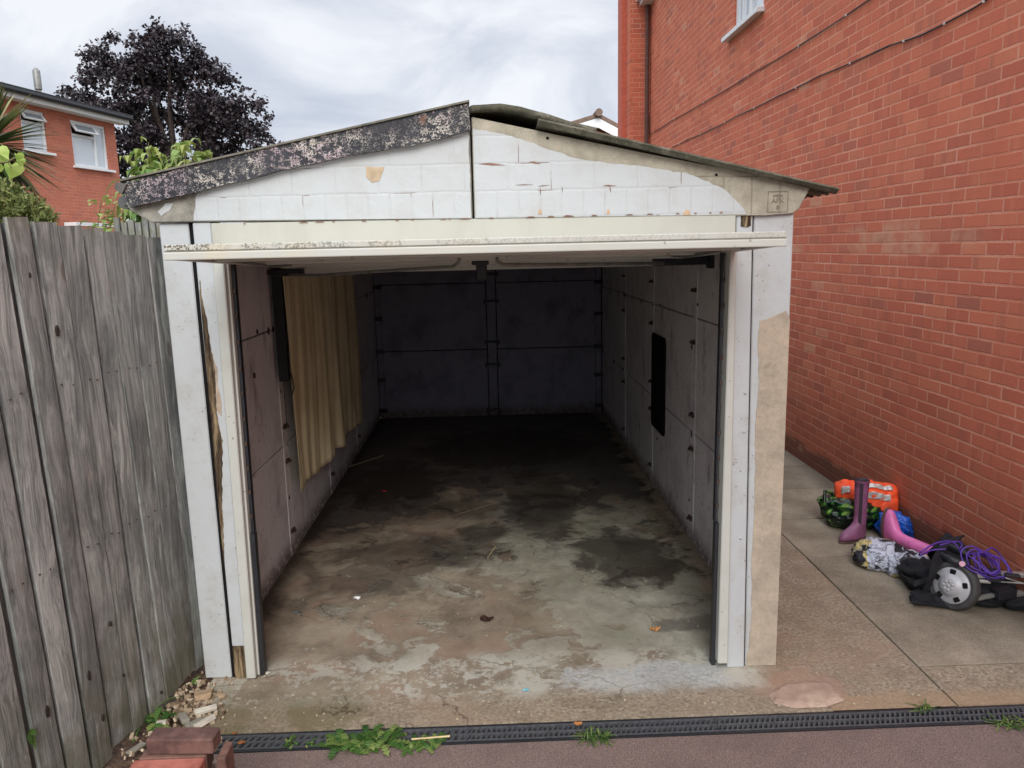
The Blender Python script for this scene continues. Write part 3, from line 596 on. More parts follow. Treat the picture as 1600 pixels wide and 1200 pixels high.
# grey corner flake, bolt holes, cast mark
bm=BM(); fprism(bm,jag([F(250,331),F(262,318),F(275,318),F(268,330),F(256,338)],.006,.012),-.0225,-.019); obj('paint_flake',bm,M_gable,gl)
bm=BM()
for c,r in (((855,217),.006),((1117,274),.006)):
    x,z=F(*c); fprism(bm,[(x+r*math.cos(a),z+r*math.sin(a)) for a in [k*math.pi/5 for k in range(10)]],-.0215,-.0195)
isl('bolt_hole',bm,M_dark,gr)
def text(body,size,x,z,parent,m,depth=.0012):
    cu=bpy.data.curves.new('cast_mark','FONT'); cu.body=body; cu.size=size; cu.extrude=depth; cu.align_x='CENTER'; cu.bevel_depth=.0004
    t=bpy.data.objects.new('cast_mark',cu); me=bpy.data.meshes.new_from_object(t); bpy.data.objects.remove(t)
    me.transform(Matrix.Translation((x,fy(x)-.0215,z))@Matrix.Rotation(math.pi/2,4,'X')); me.materials.append(m)
    o=bpy.data.objects.new('cast_mark',me); COL.objects.link(o); o.parent=parent
    off=Vector((0,0,0)); q=parent
    while q: off+=q.location; q=q.parent
    me.transform(Matrix.Translation(-off)); return o
M_mark=plain('cast_letter_concrete',sr(128,122,106),.9)
tx,tz=F(1212,317); text('APX',.026,tx,tz,gr,M_mark); tx,tz=F(1212,327); text('8',.022,tx,tz,gr,M_mark)
bm=BM()
x0,z0=F(1196,332); x1,z1=F(1228,300)
for a in ((x0,x1,z1,z1+.003),(x0,x1,z0,z0+.002),(x0,x0+.002,z0,z1),(x1,x1+.002,z0,z1)): fprism(bm,[(a[0],a[2]),(a[1],a[2]),(a[1],a[3]),(a[0],a[3])],-.0225,-.0195)
xa,za=F(1205,308);xb,zb=F(1220,308); fprism(bm,[(xa,za),(xb,za),(xb,za+.006),((xa+xb)/2,za+.010),(xa,za+.006)],-.0225,-.0195)
obj('cast_border',bm,M_mark,gr)
# bargeboard on the left slope
O=.055
top=[F(188,288,O),F(330,250,O),F(470,220,O),F(600,190,O),F(733,161,O)]; bot=[F(735,203,O),F(640,228,O),F(560,240,O),F(430,268,O),F(320,297,O),F(203,324,O)]
bm=BM(); pts=jag(top+bot,.0045,.02,only=[4,5,6,7,8,9,0,1,2,3]); fprism(bm,pts,-O,-.024); bb=obj('bargeboard',bm,M_black_flake,ga)
a,b=F(186,283,O+.012),F(733,158,O+.012)
bm=BM(); fprism(bm,[a,b,(b[0],b[1]+.007),(a[0],a[1]+.007)],-O-.010,-.02); 
for v in bm.verts: v.co.z+=.002*mn.noise(Vector((v.co.x*7,0,0)))
obj('capping_strip',bm,plain('grey_capping',sr(112,108,98),.9,0,.4),bb)
bm=BM(); a=F(183,292,O); fprism(bm,[(a[0]-.006,a[1]-.008),(a[0]+.02,a[1]-.03),(a[0]+.045,a[1]+.01),(a[0]+.0,a[1]+.018)],-O-.012,-.03); obj('board_end',bm,plain('weathered_end',sr(92,90,88),.9),bb)
# corrugated roof sheets
def roofsheet(name,xa,za,xb,zb,y0,y1,xw=0):
    bm=BM(); L=.0760; ny=int((y1-y0)/L*10)
    sl=(zb-za)/(xb-xa); nn=Vector((-sl,0,1)).normalized()
    def fn(u,v):
        y=y0+(y1-y0)*v; x=xa+(xb-xa)*u; z=za+(zb-za)*u
        q=.011*math.cos(2*math.pi*(y-y0)/L+1.0); return Vector((x,y,z))+nn*(q-.010)
    def ff(u,v):
        p=fn(u,v); p.y+=fy(p.x)-3.226 if v<.02 else 0; return p
    grid(bm,fn,24,ny); solid(bm,.010)
    return obj(name,bm,M_roof,ga,smooth=False)
roofsheet('roof_sheet',.205,2.392,1.405,2.104,3.125,8.95)
roofsheet('roof_sheet',-.32,2.365,-1.50,2.120,3.30,8.95)
prof=[(-.62,2.33),(-.38,2.405),(-.2,2.452),(-.055,2.462),(.06,2.463),(.14,2.452),(.25,2.420),(.36,2.383),(.44,2.366)]
bm=BM()
def cap(u,v):
    t=u*(len(prof)-1); i=min(int(t),len(prof)-2); k=t-i; x=prof[i][0]*(1-k)+prof[i+1][0]*k; z=prof[i][1]*(1-k)+prof[i+1][1]*k
    return (x,(3.175 if x>-.056 else 3.28)+v*5.6,z-.004+.003*mn.noise(Vector((x*9,v*40,0))))
grid(bm,cap,32,90); solid(bm,.022); obj('ridge_cap',bm,M_roof,ga,smooth=True)
bm=BM(); tube(bm,[(-1.50,3.30,2.12),(-1.50,8.9,2.11)],.028,10); obj('gutter',bm,plain('grey_gutter',sr(84,84,84),.7),ga)
# side walls, panels with open joints
ysL=[3.30,4.70,5.95,7.20,8.70]; zs=[0.0,.72,1.45,2.03]
def wallpanels(x,sgn,mm):
    for i in range(4):
        bm=BM()
        for k in range(3):
            box(bm,min(x,x+sgn*.05),max(x,x+sgn*.05),ysL[i]+(.06 if i==0 else .006),ysL[i+1]-.006,zs[k]+(.004 if k else -.05),zs[k+1]-.004)
        bevel(bm,.004); obj('wall_panel',bm,mm,ga)
    bm=BM(); box(bm,min(x+sgn*.052,x+sgn*.06),max(x+sgn*.052,x+sgn*.06),3.55,8.8,-.1,2.04); obj('outer_skin',bm,M_dark if False else M_greyconc,ga)
    for y in ysL[1:4]:
        bm=BM(); box(bm,min(x-sgn*.0035,x),max(x-sgn*.0035,x),y-.045,y+.045,0,2.03); bevel(bm,.004); p=obj('pilaster',bm,mm,ga)
        for z in (.16,.62,.84,1.30,1.62):
            bm=BM(); box(bm,min(x-sgn*.018,x-sgn*.0055),max(x-sgn*.018,x-sgn*.0055),y-.03,y+.03,z-.012,z+.012,jit=.003); box(bm,min(x-sgn*.032,x-sgn*.0185),max(x-sgn*.032,x-sgn*.0185),y-.008,y+.008,z-.008,z+.008); obj('bolt_plate',bm,M_rust,p)
wallpanels(-1.31,-1,M_inner); wallpanels(1.255,1,M_inner)
for x,sg in ((-1.3095,-1),(1.2545,1)):   # chipped joint edges showing raw concrete
    bm=BM()
    for _ in range(18):
        y=random.choice(ysL[1:4])+random.uniform(-.09,.09) if random.random()<.6 else random.uniform(3.6,8.2); z=random.uniform(.1,1.8)
        if random.random()<.4: z=random.choice([.72,1.45])+random.uniform(-.015,.015)
        s=random.uniform(.004,.016); P=[(x,y+s*math.cos(a)*random.uniform(.5,1.2),z+s*1.6*math.sin(a)*random.uniform(.5,1.2)) for a in [q*math.pi/4 for q in range(8)]]
        prism(bm,P,(-sg*.0072,0,0))
    isl('spalled_chip',bm,M_rust,ga)
# hidden joint backing keeps daylight out
for x in (-1.369,1.3155): 
    bm=BM(); box(bm,x-.0005,x+.03,3.5,8.8,-.1,2.05); obj('backing',bm,M_dark,ga)
bz=[0,.77,1.52,2.03]; 
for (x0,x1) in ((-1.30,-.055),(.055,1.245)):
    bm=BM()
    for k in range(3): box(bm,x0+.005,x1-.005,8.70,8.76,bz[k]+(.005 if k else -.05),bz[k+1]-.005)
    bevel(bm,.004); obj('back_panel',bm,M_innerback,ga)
bm=BM(); box(bm,-1.36,1.31,8.765,8.80,0,2.05); 
prism(bm,[(-1.40,8.765,2.052),(1.34,8.765,2.052),(1.30,8.765,2.09),(-.06,8.765,2.40),(-1.40,8.765,2.10)],(0,.03,0)); obj('back_wall',bm,M_dark,ga)
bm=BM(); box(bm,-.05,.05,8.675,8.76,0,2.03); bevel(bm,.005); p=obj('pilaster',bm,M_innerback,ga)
for z in (.07,.60,.86,1.32,1.62):
    bm=BM(); box(bm,-.07,.07,8.655,8.674,z-.014,z+.014); box(bm,-.085,-.068,8.64,8.674,z-.03,z+.02); box(bm,.068,.085,8.64,8.674,z-.03,z+.02); obj('bolt_plate',bm,M_darkmetal,p)
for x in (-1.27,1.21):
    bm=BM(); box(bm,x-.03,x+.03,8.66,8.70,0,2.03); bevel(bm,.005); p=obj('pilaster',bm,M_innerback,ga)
    for z in (.10,.45,.78,1.15,1.5):
        bm=BM(); box(bm,x-.05,x+.05,8.63,8.659,z-.02,z+.02,jit=.006); obj('bolt_plate',bm,M_darkmetal,p)
# dark rounded panel on the right wall
c=.04; y0,y1,z0,z1=5.48,5.93,.50,1.23
bm=BM(); P=[]
for cy,cz,a0 in ((y1-c,z1-c,0),(y0+c,z1-c,90),(y0+c,z0+c,180),(y1-c,z0+c,270)):
    for k in range(5): a=R(a0+k*22.5); P.append((1.2535,cy+c*math.cos(a),cz+c*math.sin(a)))
prism(bm,P,(-.012,0,0)); obj('black_panel',bm,M_dark,ga,label='black round-cornered panel on the right wall')
# vertical steel channel and horizontal spring boxes
bm=BM(); box(bm,-1.28,-1.235,4.60,4.66,1.14,1.80); bevel(bm,.004); box(bm,-1.285,-1.23,4.595,4.60,1.14,1.80); ch=obj('steel_channel',bm,M_darkmetal,ga)
bm=BM(); tube(bm,[(-1.24,4.62,1.22),(-1.21,4.60,1.17),(-1.20,4.60,1.10),(-1.22,4.60,1.05)],.004,6); tube(bm,[(-1.262,4.6,1.14),(-1.262,4.6,.90),(-1.255,4.6,.86)],.0025,6); obj('hook',bm,M_darkmetal,ch)
bm=BM(); box(bm,-1.17,-1.02,4.25,4.31,1.775,1.815); box(bm,-1.22,-1.17,4.27,4.30,1.785,1.812); bevel(bm,.004); obj('spring_box',bm,M_darkmetal,ga)
bm=BM(); box(bm,.86,1.17,4.05,4.11,1.79,1.835); box(bm,1.15,1.175,4.04,4.12,1.77,1.84); bevel(bm,.004); obj('spring_box',bm,M_darkmetal,ga)
# up and over door, open and tipped a little
yF,yB=2.62,4.55; xl,xr=-1.083,1.008
def dz(y): return -.083*(y-yF)/(yB-yF)
door=BM()
def dbox(bm,x0,x1,y0,y1,a,b):
    vs=box(bm,x0,x1,y0,y1,a,b)
    for v in vs: v.co.z+=dz(v.co.y)
    return vs
dbox(door,xl,xr,yF+.035,yB,1.912,1.925); dr_=obj('garage_door',door,M_cream,ga)
bm=BM(); dbox(bm,xl,xr,yF,yF+.012,1.884,1.9105); bevel(bm,.004,2); obj('door_edge',bm,M_cream,dr_)
bm=BM(); dbox(bm,xl+.003,xr-.003,yF+.002,yF+.034,1.9145,1.935); bevel(bm,.003,2); obj('door_lip',bm,M_cream,dr_)
bm=BM(); dbox(bm,xl+.001,xr-.001,yF+.006,yF+.011,1.9107,1.9143); obj('lip_groove',bm,plain('groove_grey',sr(150,148,136),.7),dr_)
for y in (2.95,3.45,3.95,4.40):
    bm=BM(); dbox(bm,xl+.05,xr-.05,y,y+.05,1.887,1.9115); bevel(bm,.005,2); obj('door_rib',bm,M_cream,dr_)
for x0,x1 in ((xl,xl+.04),(xr-.04,xr)): 
    bm=BM(); dbox(bm,x0+.001,x1-.001,yF+.0125,yB,1.886,1.9115); bevel(bm,.004); obj('door_stile',bm,M_cream,dr_)
bm=BM(); dbox(bm,xl+.001,xr-.001,yB-.04,yB-.001,1.86,1.9115); bevel(bm,.004); obj('door_stile',bm,M_cream,dr_)
bm=BM(); dbox(bm,-.065,-.015,3.60,3.65,1.80,1.885); dbox(bm,-.085,-.005,3.58,3.67,1.868,1.886); bevel(bm,.004); lk=obj('lock_handle',bm,M_darkmetal,dr_)
def dt(p): return (p[0],p[1],p[2]+dz(p[1]))
bm=BM(); tube(bm,[dt(q) for q in ((-.13,3.30,1.886),(-.135,3.33,1.872),(-.16,3.36,1.858),(-.5,3.6,1.85),(-.86,3.9,1.842),(-1.05,4.1,1.85))],.008,8); obj('lock_rod',bm,M_galv,dr_,True)
bm=BM(); tube(bm,[dt(q) for q in ((.03,3.30,1.886),(.035,3.33,1.872),(.06,3.36,1.860),(.45,3.5,1.857),(.85,3.8,1.86))],.008,8); obj('lock_rod',bm,M_galv,dr_,True)
for x in (xl+.07,xr-.07):
    bm=BM(); tube(bm,[(x,3.0,1.88),(x+(.03 if x<0 else -.03),3.6,1.84),(x,4.2,1.845)],.007,6); obj('door_arm',bm,M_galv,dr_)
# ================================================================== CURTAINS
def curtain(y0,y1,zt,zb,ph,label,slit=0,xo=0):
    bm=BM(); L=y1-y0
    def fn(u,v):
        y=y0+L*u; z=zt+(zb-zt)*v
        z+=(.02*math.sin(u*9+ph)+ (-.03*u))*v
        a=.012+.016*v; w=math.sin(u*L*9+ph+math.sin(u*7+ph)*1.6+.5*math.sin(v*4))+.35*math.sin(u*L*27+ph*2+v*2)*(1-.5*u)+.12*math.sin(u*L*61+v*3)
        return (-1.262+xo+a*w+.028*v*u, y+.012*math.sin(v*5+ph)+slit*v*v*(1-u)*.12, z)
    grid(bm,fn,110,40); solid(bm,.002)
    o=obj('curtain',bm,M_curtain,smooth=True); tag(o,label,'curtain','mustard curtains on the garage wall'); return o
curtain(4.62,6.02,1.9,.40,0.5,'wide mustard curtain on the left garage wall, nearer the doorway',.5,.015)
curtain(6.10,7.25,1.9,.34,2.1,'mustard curtain on the left garage wall, deeper in the garage',0,-.025)
bm=BM(); tube(bm,[(-1.28,4.7,1.905),(-1.28,7.6,1.905)],.008,8); tag(tobase(obj('curtain_rail',bm,M_darkmetal)),'thin dark rail carrying the mustard curtains','curtain rail')
# ================================================================== FENCE (left)
A=Vector((-1.383,3.392,0)); D=Vector((.183,.983,0)).normalized(); NR=Vector((D.y,-D.x,0))  # NR faces the driveway
def fp(s,off,z): return A-D*s+NR*off+Vector((0,0,z))
fe=thing('wooden_fence','tall weathered grey close-board fence running up to the left garage post','fence',fp(.8,0,0))
bots=[0,.105,.222,.335,.452,.552,.684,.81,.925,1.045,1.165,1.285,1.40,1.52,1.64,1.76,1.88,2.0,2.12,2.24]
tops=[0,.135,.274,.40,.518,.643,.762,.878,1.0,1.12,1.24,1.36,1.48,1.60,1.72,1.84,1.96,2.08,2.2,2.32]
ztop=[1.978,1.983,1.996,2.004,2.012,2.024,2.036,2.046,2.052,2.058,2.065,2.07,2.075,2.08,2.08,2.09,2.09,2.1,2.1]
bm=BM(); cols=[]
def plank(b0,b1,t0,t1,zb,zt,off,th,tilt=0,skew=0,shaded=False):
    c=(0. if shaded else .2+.8*random.random(),random.random(),random.random()); NV=14; ring=[]  # boards set back get a darker tone that paints in their shade
    wob=[.0025*mn.noise(Vector((b0*31,k*.7,0))) for k in range(NV+1)]
    for k in range(NV+1):
        q=k/NV; z=zb+(zt-zb)*q; s0=b0+(t0-b0)*z/2.0+wob[k]; s1=b1+(t1-b1)*z/2.0-wob[k]
        bow=.006*math.sin(q*3.1+b0*9)
        zz0=z+(skew if k==NV else 0); zz1=z-(skew if k==NV else 0)
        if k==0: zz0=z+.01*mn.noise(Vector((b0*50,0,1)));
        ring.append([fp(s0,off+bow+tilt,zz0),fp((s0+s1)/2,off+bow+.002,(zz0+zz1)/2),fp(s1,off+bow-tilt,zz1),fp(s1,off+bow-tilt-th,zz1),fp(s0,off+bow+tilt-th,zz0)])
    n0=len(bm.faces); loft(bm,ring); bm.faces.ensure_lookup_table(); cols.extend([c]*(len(bm.faces)-n0))
random.seed(21)
for i in range(len(bots)-1):
    gap=[.004,.003,.004,.020,.006,.022,.024,.022,.026,.02,.02,.02,.02,.02,.02,.02,.02,.02,.02][i]
    zb=.0+.012*(i%3)+(.02 if i<2 else 0)
    plank(bots[i],bots[i+1]-gap,tops[i],tops[i+1]-gap,zb,ztop[i]+random.uniform(-.003,.003),.0 if i%2 else .003,.016,random.uniform(-.002,.003),random.uniform(-.003,.003))
for i in range(2,len(bots)-1):
    plank(bots[i+1]-.055,bots[i+1]+.03,tops[i+1]-.055,tops[i+1]+.03,.02,ztop[i]-.02,-.022,.014,shaded=True)
plank(-.035,-.003,-.03,-.001,.06,1.62,-.012,.014,shaded=True)
bmesh.ops.recalc_face_normals(bm,faces=bm.faces)
o=obj('fence_panel',bm,M_wood,fe,recalc=False); paint_faces(o.data,lambda i:cols[i])
for z in (.35,1.1,1.75):
    bm=BM(); prism(bm,[fp(0,-.04,z-.03),fp(2.2,-.04,z-.03),fp(2.2,-.04,z+.05),fp(0,-.04,z+.05)],-NR*.04); o=obj('fence_rail',bm,M_wood,fe); paint_faces(o.data,lambda i:(.5,.2,.3))
bm=BM()
for s in (.04,1.3): prism(bm,[fp(s,-.085,-.1),fp(s+.09,-.085,-.1),fp(s+.09,-.085,1.9),fp(s,-.085,1.9)],-NR*.09)
o=obj('fence_post',bm,M_wood,fe); paint_faces(o.data,lambda i:(.3,.6,.1))
bm=BM(); fps=[(.09,.19),(.215,.19),(.33,.18)]
prism(bm,[fp(.25,.004,-.08),fp(.40,.004,-.08),fp(.40,.004,.03),fp(.25,.004,.03)],-NR*.02); o=obj('gravel_board',bm,M_wood,fe); paint_faces(o.data,lambda i:(.2,.6,.1))
# knots and nail heads on the boards
bm=BM()
for i in range(len(bots)-2):
    for z in (1.46,.85):
        for q in (.3,.7):
            s=bots[i]+(bots[i+1]-bots[i])*q+(tops[i]-bots[i])*z/2; c=fp(s,.0055,z+random.uniform(-.01,.01)); bmesh.ops.create_cube(bm,size=.005,matrix=Matrix.Translation(c))
isl('nail_head',bm,M_rust,fe)
for (u,v,a) in ((48,430,.005),(91,517,.011),(75,1112,.013),(140,1056,.011),(162,1122,.008),(174,975,.006),(195,1055,.004),(254,1082,.004)):
    c=Vector(onpl(u,v,A+NR*.012,NR)); bm=BM(); n=14
    prism(bm,[c+D*a*.62*math.cos(2*math.pi*k/n)+Vector((0,0,a*1.7*math.sin(2*math.pi*k/n)))*(1+.15*math.sin(k*2.3)) for k in range(n)],-NR*.010); obj('knot',bm,plain('dark_knot',sr(46,38,34),.9) if 'dark_knot' not in bpy.data.materials else bpy.data.materials['dark_knot'],fe)
# older slatted fence beyond
bf=thing('old_fence','old dark slatted fence glimpsed between the grey fence and the garage corner','fence',(-1.9,4.1,0))
bm=BM(); cols=[]; x=-1.93
while x<-1.64:
    n0=len(bm.faces); box(bm,x,x+.028,4.1,4.118,.0,2.10+random.uniform(-.03,.015)); cols+= [(.25*random.random(),random.random(),.1)]*6; x+=.036
o=obj('slat_panel',bm,M_wood,bf,recalc=True); paint_faces(o.data,lambda i:cols[i])
bm=BM(); box(bm,-1.93,-1.64,4.119,4.15,1.7,1.78); o=obj('fence_rail',bm,M_wood,bf); paint_faces(o.data,lambda i:(.2,.2,.2))
# ================================================================== HOUSE (right)
hr=thing('brick_house','tall orange-red brick house whose blank side wall rises right of the garage','house',(2.68,6,0))
bm=BM(); wy0,wy1,wz0,wz1=7.80,8.74,4.12,5.35
for (a,b,c,d_) in ((-4,wy0,-.3,6.2),(wy1,13.1,-.3,6.2),(wy0,wy1,-.3,wz0),(wy0,wy1,wz1,6.2)): box(bm,2.68,2.98,a,b,c,d_)
obj('side_wall',bm,M_brickY,hr)
bm=BM(); box(bm,2.981,11,-4,13.1,-.3,6.19); obj('inner_wall',bm,M_brickX,hr)
bm=BM(); box(bm,2.35,2.98,13.1,13.42,-.3,6.6); pb=obj('corner_pier',bm,M_brickX,hr)
bm=BM(); box(bm,2.27,2.9,13.422,13.8,-.3,6.6); obj('party_wall',bm,plain('plain_brick_end',sr(186,96,76),.9,0,.2,30,.4),hr)  # end wall in one plain brick colour
bm=BM(); tube(bm,[(2.62,13.05,0),(2.62,13.05,5.65),(2.66,12.98,5.75)],.032,10); obj('drainpipe',bm,plain('brown_pipe',sr(92,66,60),.6),hr)
bm=BM(); box(bm,2.50,2.679,12.75,13.099,5.66,5.85); box(bm,2.44,2.499,12.7,13.099,5.72,5.9); obj('soffit_end',bm,M_trim,hr)
bm=BM(); prism(bm,[(2.30,-4,6.6),(7,-4,8.6),(11.4,-4,6.6),(11.4,-4,6.5),(2.3,-4,6.5)],(0,18,0)); obj('roof',bm,M_tile2,hr)
w=thing('x','x','x'); bpy.data.objects.remove(w)
bm=BM()
for (a,b,c,d_) in ((wy0+.005,wy1-.005,wz0+.005,wz0+.06),(wy0+.005,wy1-.005,wz1-.06,wz1-.005),(wy0+.005,wy0+.06,wz0+.061,wz1-.061),(wy1-.06,wy1-.005,wz0+.061,wz1-.061),(8.25,8.30,wz0+.061,wz1-.061)): box(bm,2.71,2.77,a,b,c,d_)
bevel(bm,.006); wn=obj('window',bm,M_upvc,hr)
bm=BM(); box(bm,2.74,2.745,wy0+.06,wy1-.06,wz0+.06,wz1-.06); obj('pane',bm,M_curtglass,wn)
bm=BM(); z0=wz0+.07
for a,b in ((7.87,8.24),):   # open side sash seen edge-on
    M=Matrix.Rotation(R(28),3,'Z')
    for (c,h) in (((2.60,8.05,z0+.58),(.012,.19,.02)),): pass
for k,(yy,ww) in enumerate(((8.44,.014),(8.56,.010))): box(bm,2.690,2.708,yy,yy+ww+.012,wz0+.062,wz1-.065)
obj('sash',bm,M_upvc,wn)
bm=BM(); P=[(2.70,wy0-.03,wz0),(2.70,wy1+.16,wz0),(2.60,wy1+.16,wz0-.01),(2.60,wy0-.03,wz0-.01)]; prism(bm,P,(0,0,-.05)); bevel(bm,.005); obj('sill',bm,M_upvc,wn)
# cables clipped to the wall
def cable(name,label,px,clips=0):
    P=[onx(u,v,2.672) for u,v in px]; Q=[]
    for a,b in zip(P,P[1:]):
        for k in range(10):
            q=a.lerp(b,k/10); q.x=2.672-.003; q.z-=.008*math.sin(math.pi*k/10)*min(1,(a-b).length/1.5); Q.append(q)
    Q.append(P[-1]); bm=BM(); tube(bm,Q,.0055,6); t=thing(name,label,'cable',Q[0]); obj('cable',bm,M_rubber,t)
    for i in range(clips):
        q=Q[int((i+.5)*len(Q)/clips)]; bm=BM(); box(bm,q.x-.010,q.x+.004,q.y-.007,q.y+.007,q.z-.008,q.z+.008); obj('cable_clip',bm,plain('clip_white',sr(200,190,185),.6) if i==0 else bpy.data.materials['clip_white'],t)
cable('wall_cable','upper black cable rising along the brick wall below the window',[(1012,-30),(1013,100),(1015,210),(1050,188),(1100,160),(1180,112),(1270,58),(1350,5),(1400,-30)],9)
cable('wall_cable','lower black cable sagging in clips across the brick wall',[(1050,230),(1075,218),(1118,199),(1150,182),(1214,151),(1280,119),(1390,71),(1440,55),(1520,14),(1560,-12)],9)
# ================================================================== HOUSE (left, far)
A2=ony(183,350,20); th=R(11); DD=Vector((math.sin(th),math.cos(th),0)); NN=Vector((DD.y,-DD.x,0))
hl=thing('brick_house','red brick house behind the left fence with two white windows tilted open','house',(A2.x,A2.y,0))
def hp(s,off,z): return Vector((A2.x,A2.y,0))+DD*s+NN*off+Vector((0,0,z))
def hbox(bm,s0,s1,o0,o1,z0,z1):
    P=[hp(s0,o0,z0),hp(s1,o0,z0),hp(s1,o0,z1),hp(s0,o0,z1)]; prism(bm,P,NN*(o1-o0))
wins=[(-2.78,-2.06,4.17,5.0),(-1.27,-.05,4.0,5.0)]
wins=[(-2.74,-2.04,4.20,5.06),(-1.26,-.06,4.01,5.04)]
bm=BM(); s=-9.0
for (a,b,c,d_) in wins:
    hbox(bm,s,a,-.3,0,-.1,5.2); hbox(bm,a,b,-.3,0,-.1,c); hbox(bm,a,b,-.3,0,d_,5.2); s=b
hbox(bm,s,.30,-.3,0,-.1,5.2); o=obj('front_wall',bm,M_brickFar,hl)
bm=BM(); hbox(bm,-9,.295,-6,-.301,-.1,5.19); obj('rear_wall',bm,M_brickFarX,hl)
bm=BM(); hbox(bm,-9.2,.50,.25,.28,5.16,5.30); hbox(bm,-9.2,.5,.002,.249,5.16,5.18); obj('fascia',bm,M_trim,hl)
bm=BM(); tube(bm,[hp(-9.2,.34,5.30),hp(.52,.34,5.30)],.055,8); obj('gutter',bm,M_darkmetal,hl)
bm=BM(); P=[hp(-9.3,.36,5.33),hp(.56,.36,5.33),hp(.56,-3,6.0),hp(-9.3,-3,6.0)]; prism(bm,P,(0,0,.06)); P=[hp(-9.3,-6.3,5.33),hp(.56,-6.3,5.33),hp(.56,-3,6.0),hp(-9.3,-3,6.0)]; prism(bm,P,(0,0,.06)); obj('roof',bm,M_tile,hl)
for i,(a,b,c,d_) in enumerate(wins):
    bm=BM(); f_=.055
    hbox(bm,a+.003,b-.003,-.09,-.03,c+.003,c+f_); hbox(bm,a+.003,b-.003,-.09,-.03,d_-f_,d_-.003); hbox(bm,a+.003,a+f_,-.09,-.03,c+f_+.001,d_-f_-.001); hbox(bm,b-f_,b-.003,-.09,-.03,c+f_+.001,d_-f_-.001)
    tr=c+(d_-c)*.66; ms=b-f_ if i==0 else a+(b-a)*.66
    if i: hbox(bm,ms,ms+.06,-.09,-.03,c+f_+.001,d_-f_-.001)
    hbox(bm,a+f_+.001,ms-.001,-.088,-.032,tr,tr+.05)
    wn=obj('window',bm,M_upvc,hl)
    bm=BM(); hbox(bm,a+f_,ms,-.07,-.065,c+f_,tr); 
    if i: hbox(bm,ms+.061,b-f_-.001,-.07,-.065,c+f_,d_-f_)
    obj('pane',bm,M_curtglass,wn)
    bm=BM(); hbox(bm,a+f_,ms,-.12,-.115,tr+.05,d_-f_); obj('dark_opening',bm,M_dark,wn)
    # open top-hung sash
    z1=d_-f_; L=(z1-tr-.05); an=R(36); v=Vector((0,0,-math.cos(an)*L))+NN*math.sin(an)*L; t0=hp(a+.02,-.01,z1); t1=hp(ms,-.01,z1)
    nrm=(t1-t0).normalized().cross(v.normalized())*.03
    def sp_(q,r): return t0.lerp(t1,q)+v*r
    bm=BM(); e=.09
    for q0,q1,r0,r1 in ((0,1,0,.16),(0,1,.84,1),(0,e,.161,.839),(1-e,1,.161,.839)): prism(bm,[sp_(q0,r0),sp_(q1,r0),sp_(q1,r1),sp_(q0,r1)],nrm)
    so_=obj('open_sash',bm,M_upvc,wn)
    bm=BM(); prism(bm,[sp_(e,.16)+nrm*.4,sp_(1-e,.16)+nrm*.4,sp_(1-e,.84)+nrm*.4,sp_(e,.84)+nrm*.4],nrm*.2); obj('sash_glass',bm,M_glass,wn)
    bm=BM(); hbox(bm,a-.06,b+.12,-.03,.09,c-.05,c); obj('sill',bm,M_upvc,wn)
fl=thing('flue','x','x'); bpy.data.objects.remove(fl)
c=ony(57,150,21); bm=BM(); P0=hp(-1.15,-.8,5.3)
tube(bm,[P0,P0+Vector((0,0,.45))],.06,12); tube(bm,[P0+Vector((0,0,.45)),P0+Vector((0,0,.46)),P0+Vector((0,0,.86)),P0+Vector((0,0,.92))],[.08,.08,.08,.04],12); obj('flue',bm,M_galv,hl,True)
bm=BM(); hbox(bm,-2.2,-.2,.3,.6,2.60,2.68); obj('porch_cap',bm,M_trim,hl)
# ================================================================== far gable
hf=thing('far_house','distant house gable with white bargeboards behind the garage roof','house',(5,36,0))
bm=BM(); prism(bm,[(2.9,36,0),(7.2,36,0),(7.2,36,6.2),(5.0,36,7.05),(2.9,36,6.2)],(0,6,0)); obj('gable_wall',bm,M_brickFarX,hf)
pk=Vector(ony(935,184,35.6)); el=Vector(ony(893,197,35.6)); er=Vector(ony(985,211,35.6)); dn=Vector((0,0,-.42))
for q in (el,er):
    bm=BM(); e=pk+(q-pk)*1.35; prism(bm,[pk,e,e+dn,pk+dn],(0,.1,0)); obj('bargeboard',bm,M_trim,hf)
    bm=BM(); e=pk+(q-pk)*1.38; u_=Vector((0,0,.05)); prism(bm,[pk+u_*.2+Vector((0,0,.01)),e+u_*.2,e+u_*4,pk+u_*4],(0,6.5,0)); o=obj('roof_slope',bm,M_tile2,hf)
bm=BM(); tube(bm,[pk+Vector((0,-.25,.2)),pk+Vector((0,6.5,.2))],.17,8); obj('ridge_tile',bm,M_tile2,hf)
# ================================================================== FOLIAGE
def leafquad(bm,c,d,n,L,Wd,cols,col,fold=.15):
    d=d.normalized(); s=d.cross(n).normalized(); n=s.cross(d)
    v=[bm.verts.new(c),bm.verts.new(c+d*L*.45+s*Wd*.5+n*L*fold*.3),bm.verts.new(c+d*L-n*L*fold),bm.verts.new(c+d*L*.45-s*Wd*.5+n*L*fold*.3)]
    bm.faces.new(v); cols.append(col)
def rv(): 
    while True:
        v=Vector((random.uniform(-1,1),random.uniform(-1,1),random.uniform(-1,1)))
        if .05<v.length<1: return v.normalized()
def fol(name,bm,m,cols,parent=None):
    o=obj(name,bm,m,parent,recalc=False); paint_faces(o.data,lambda i:cols[i]); return o
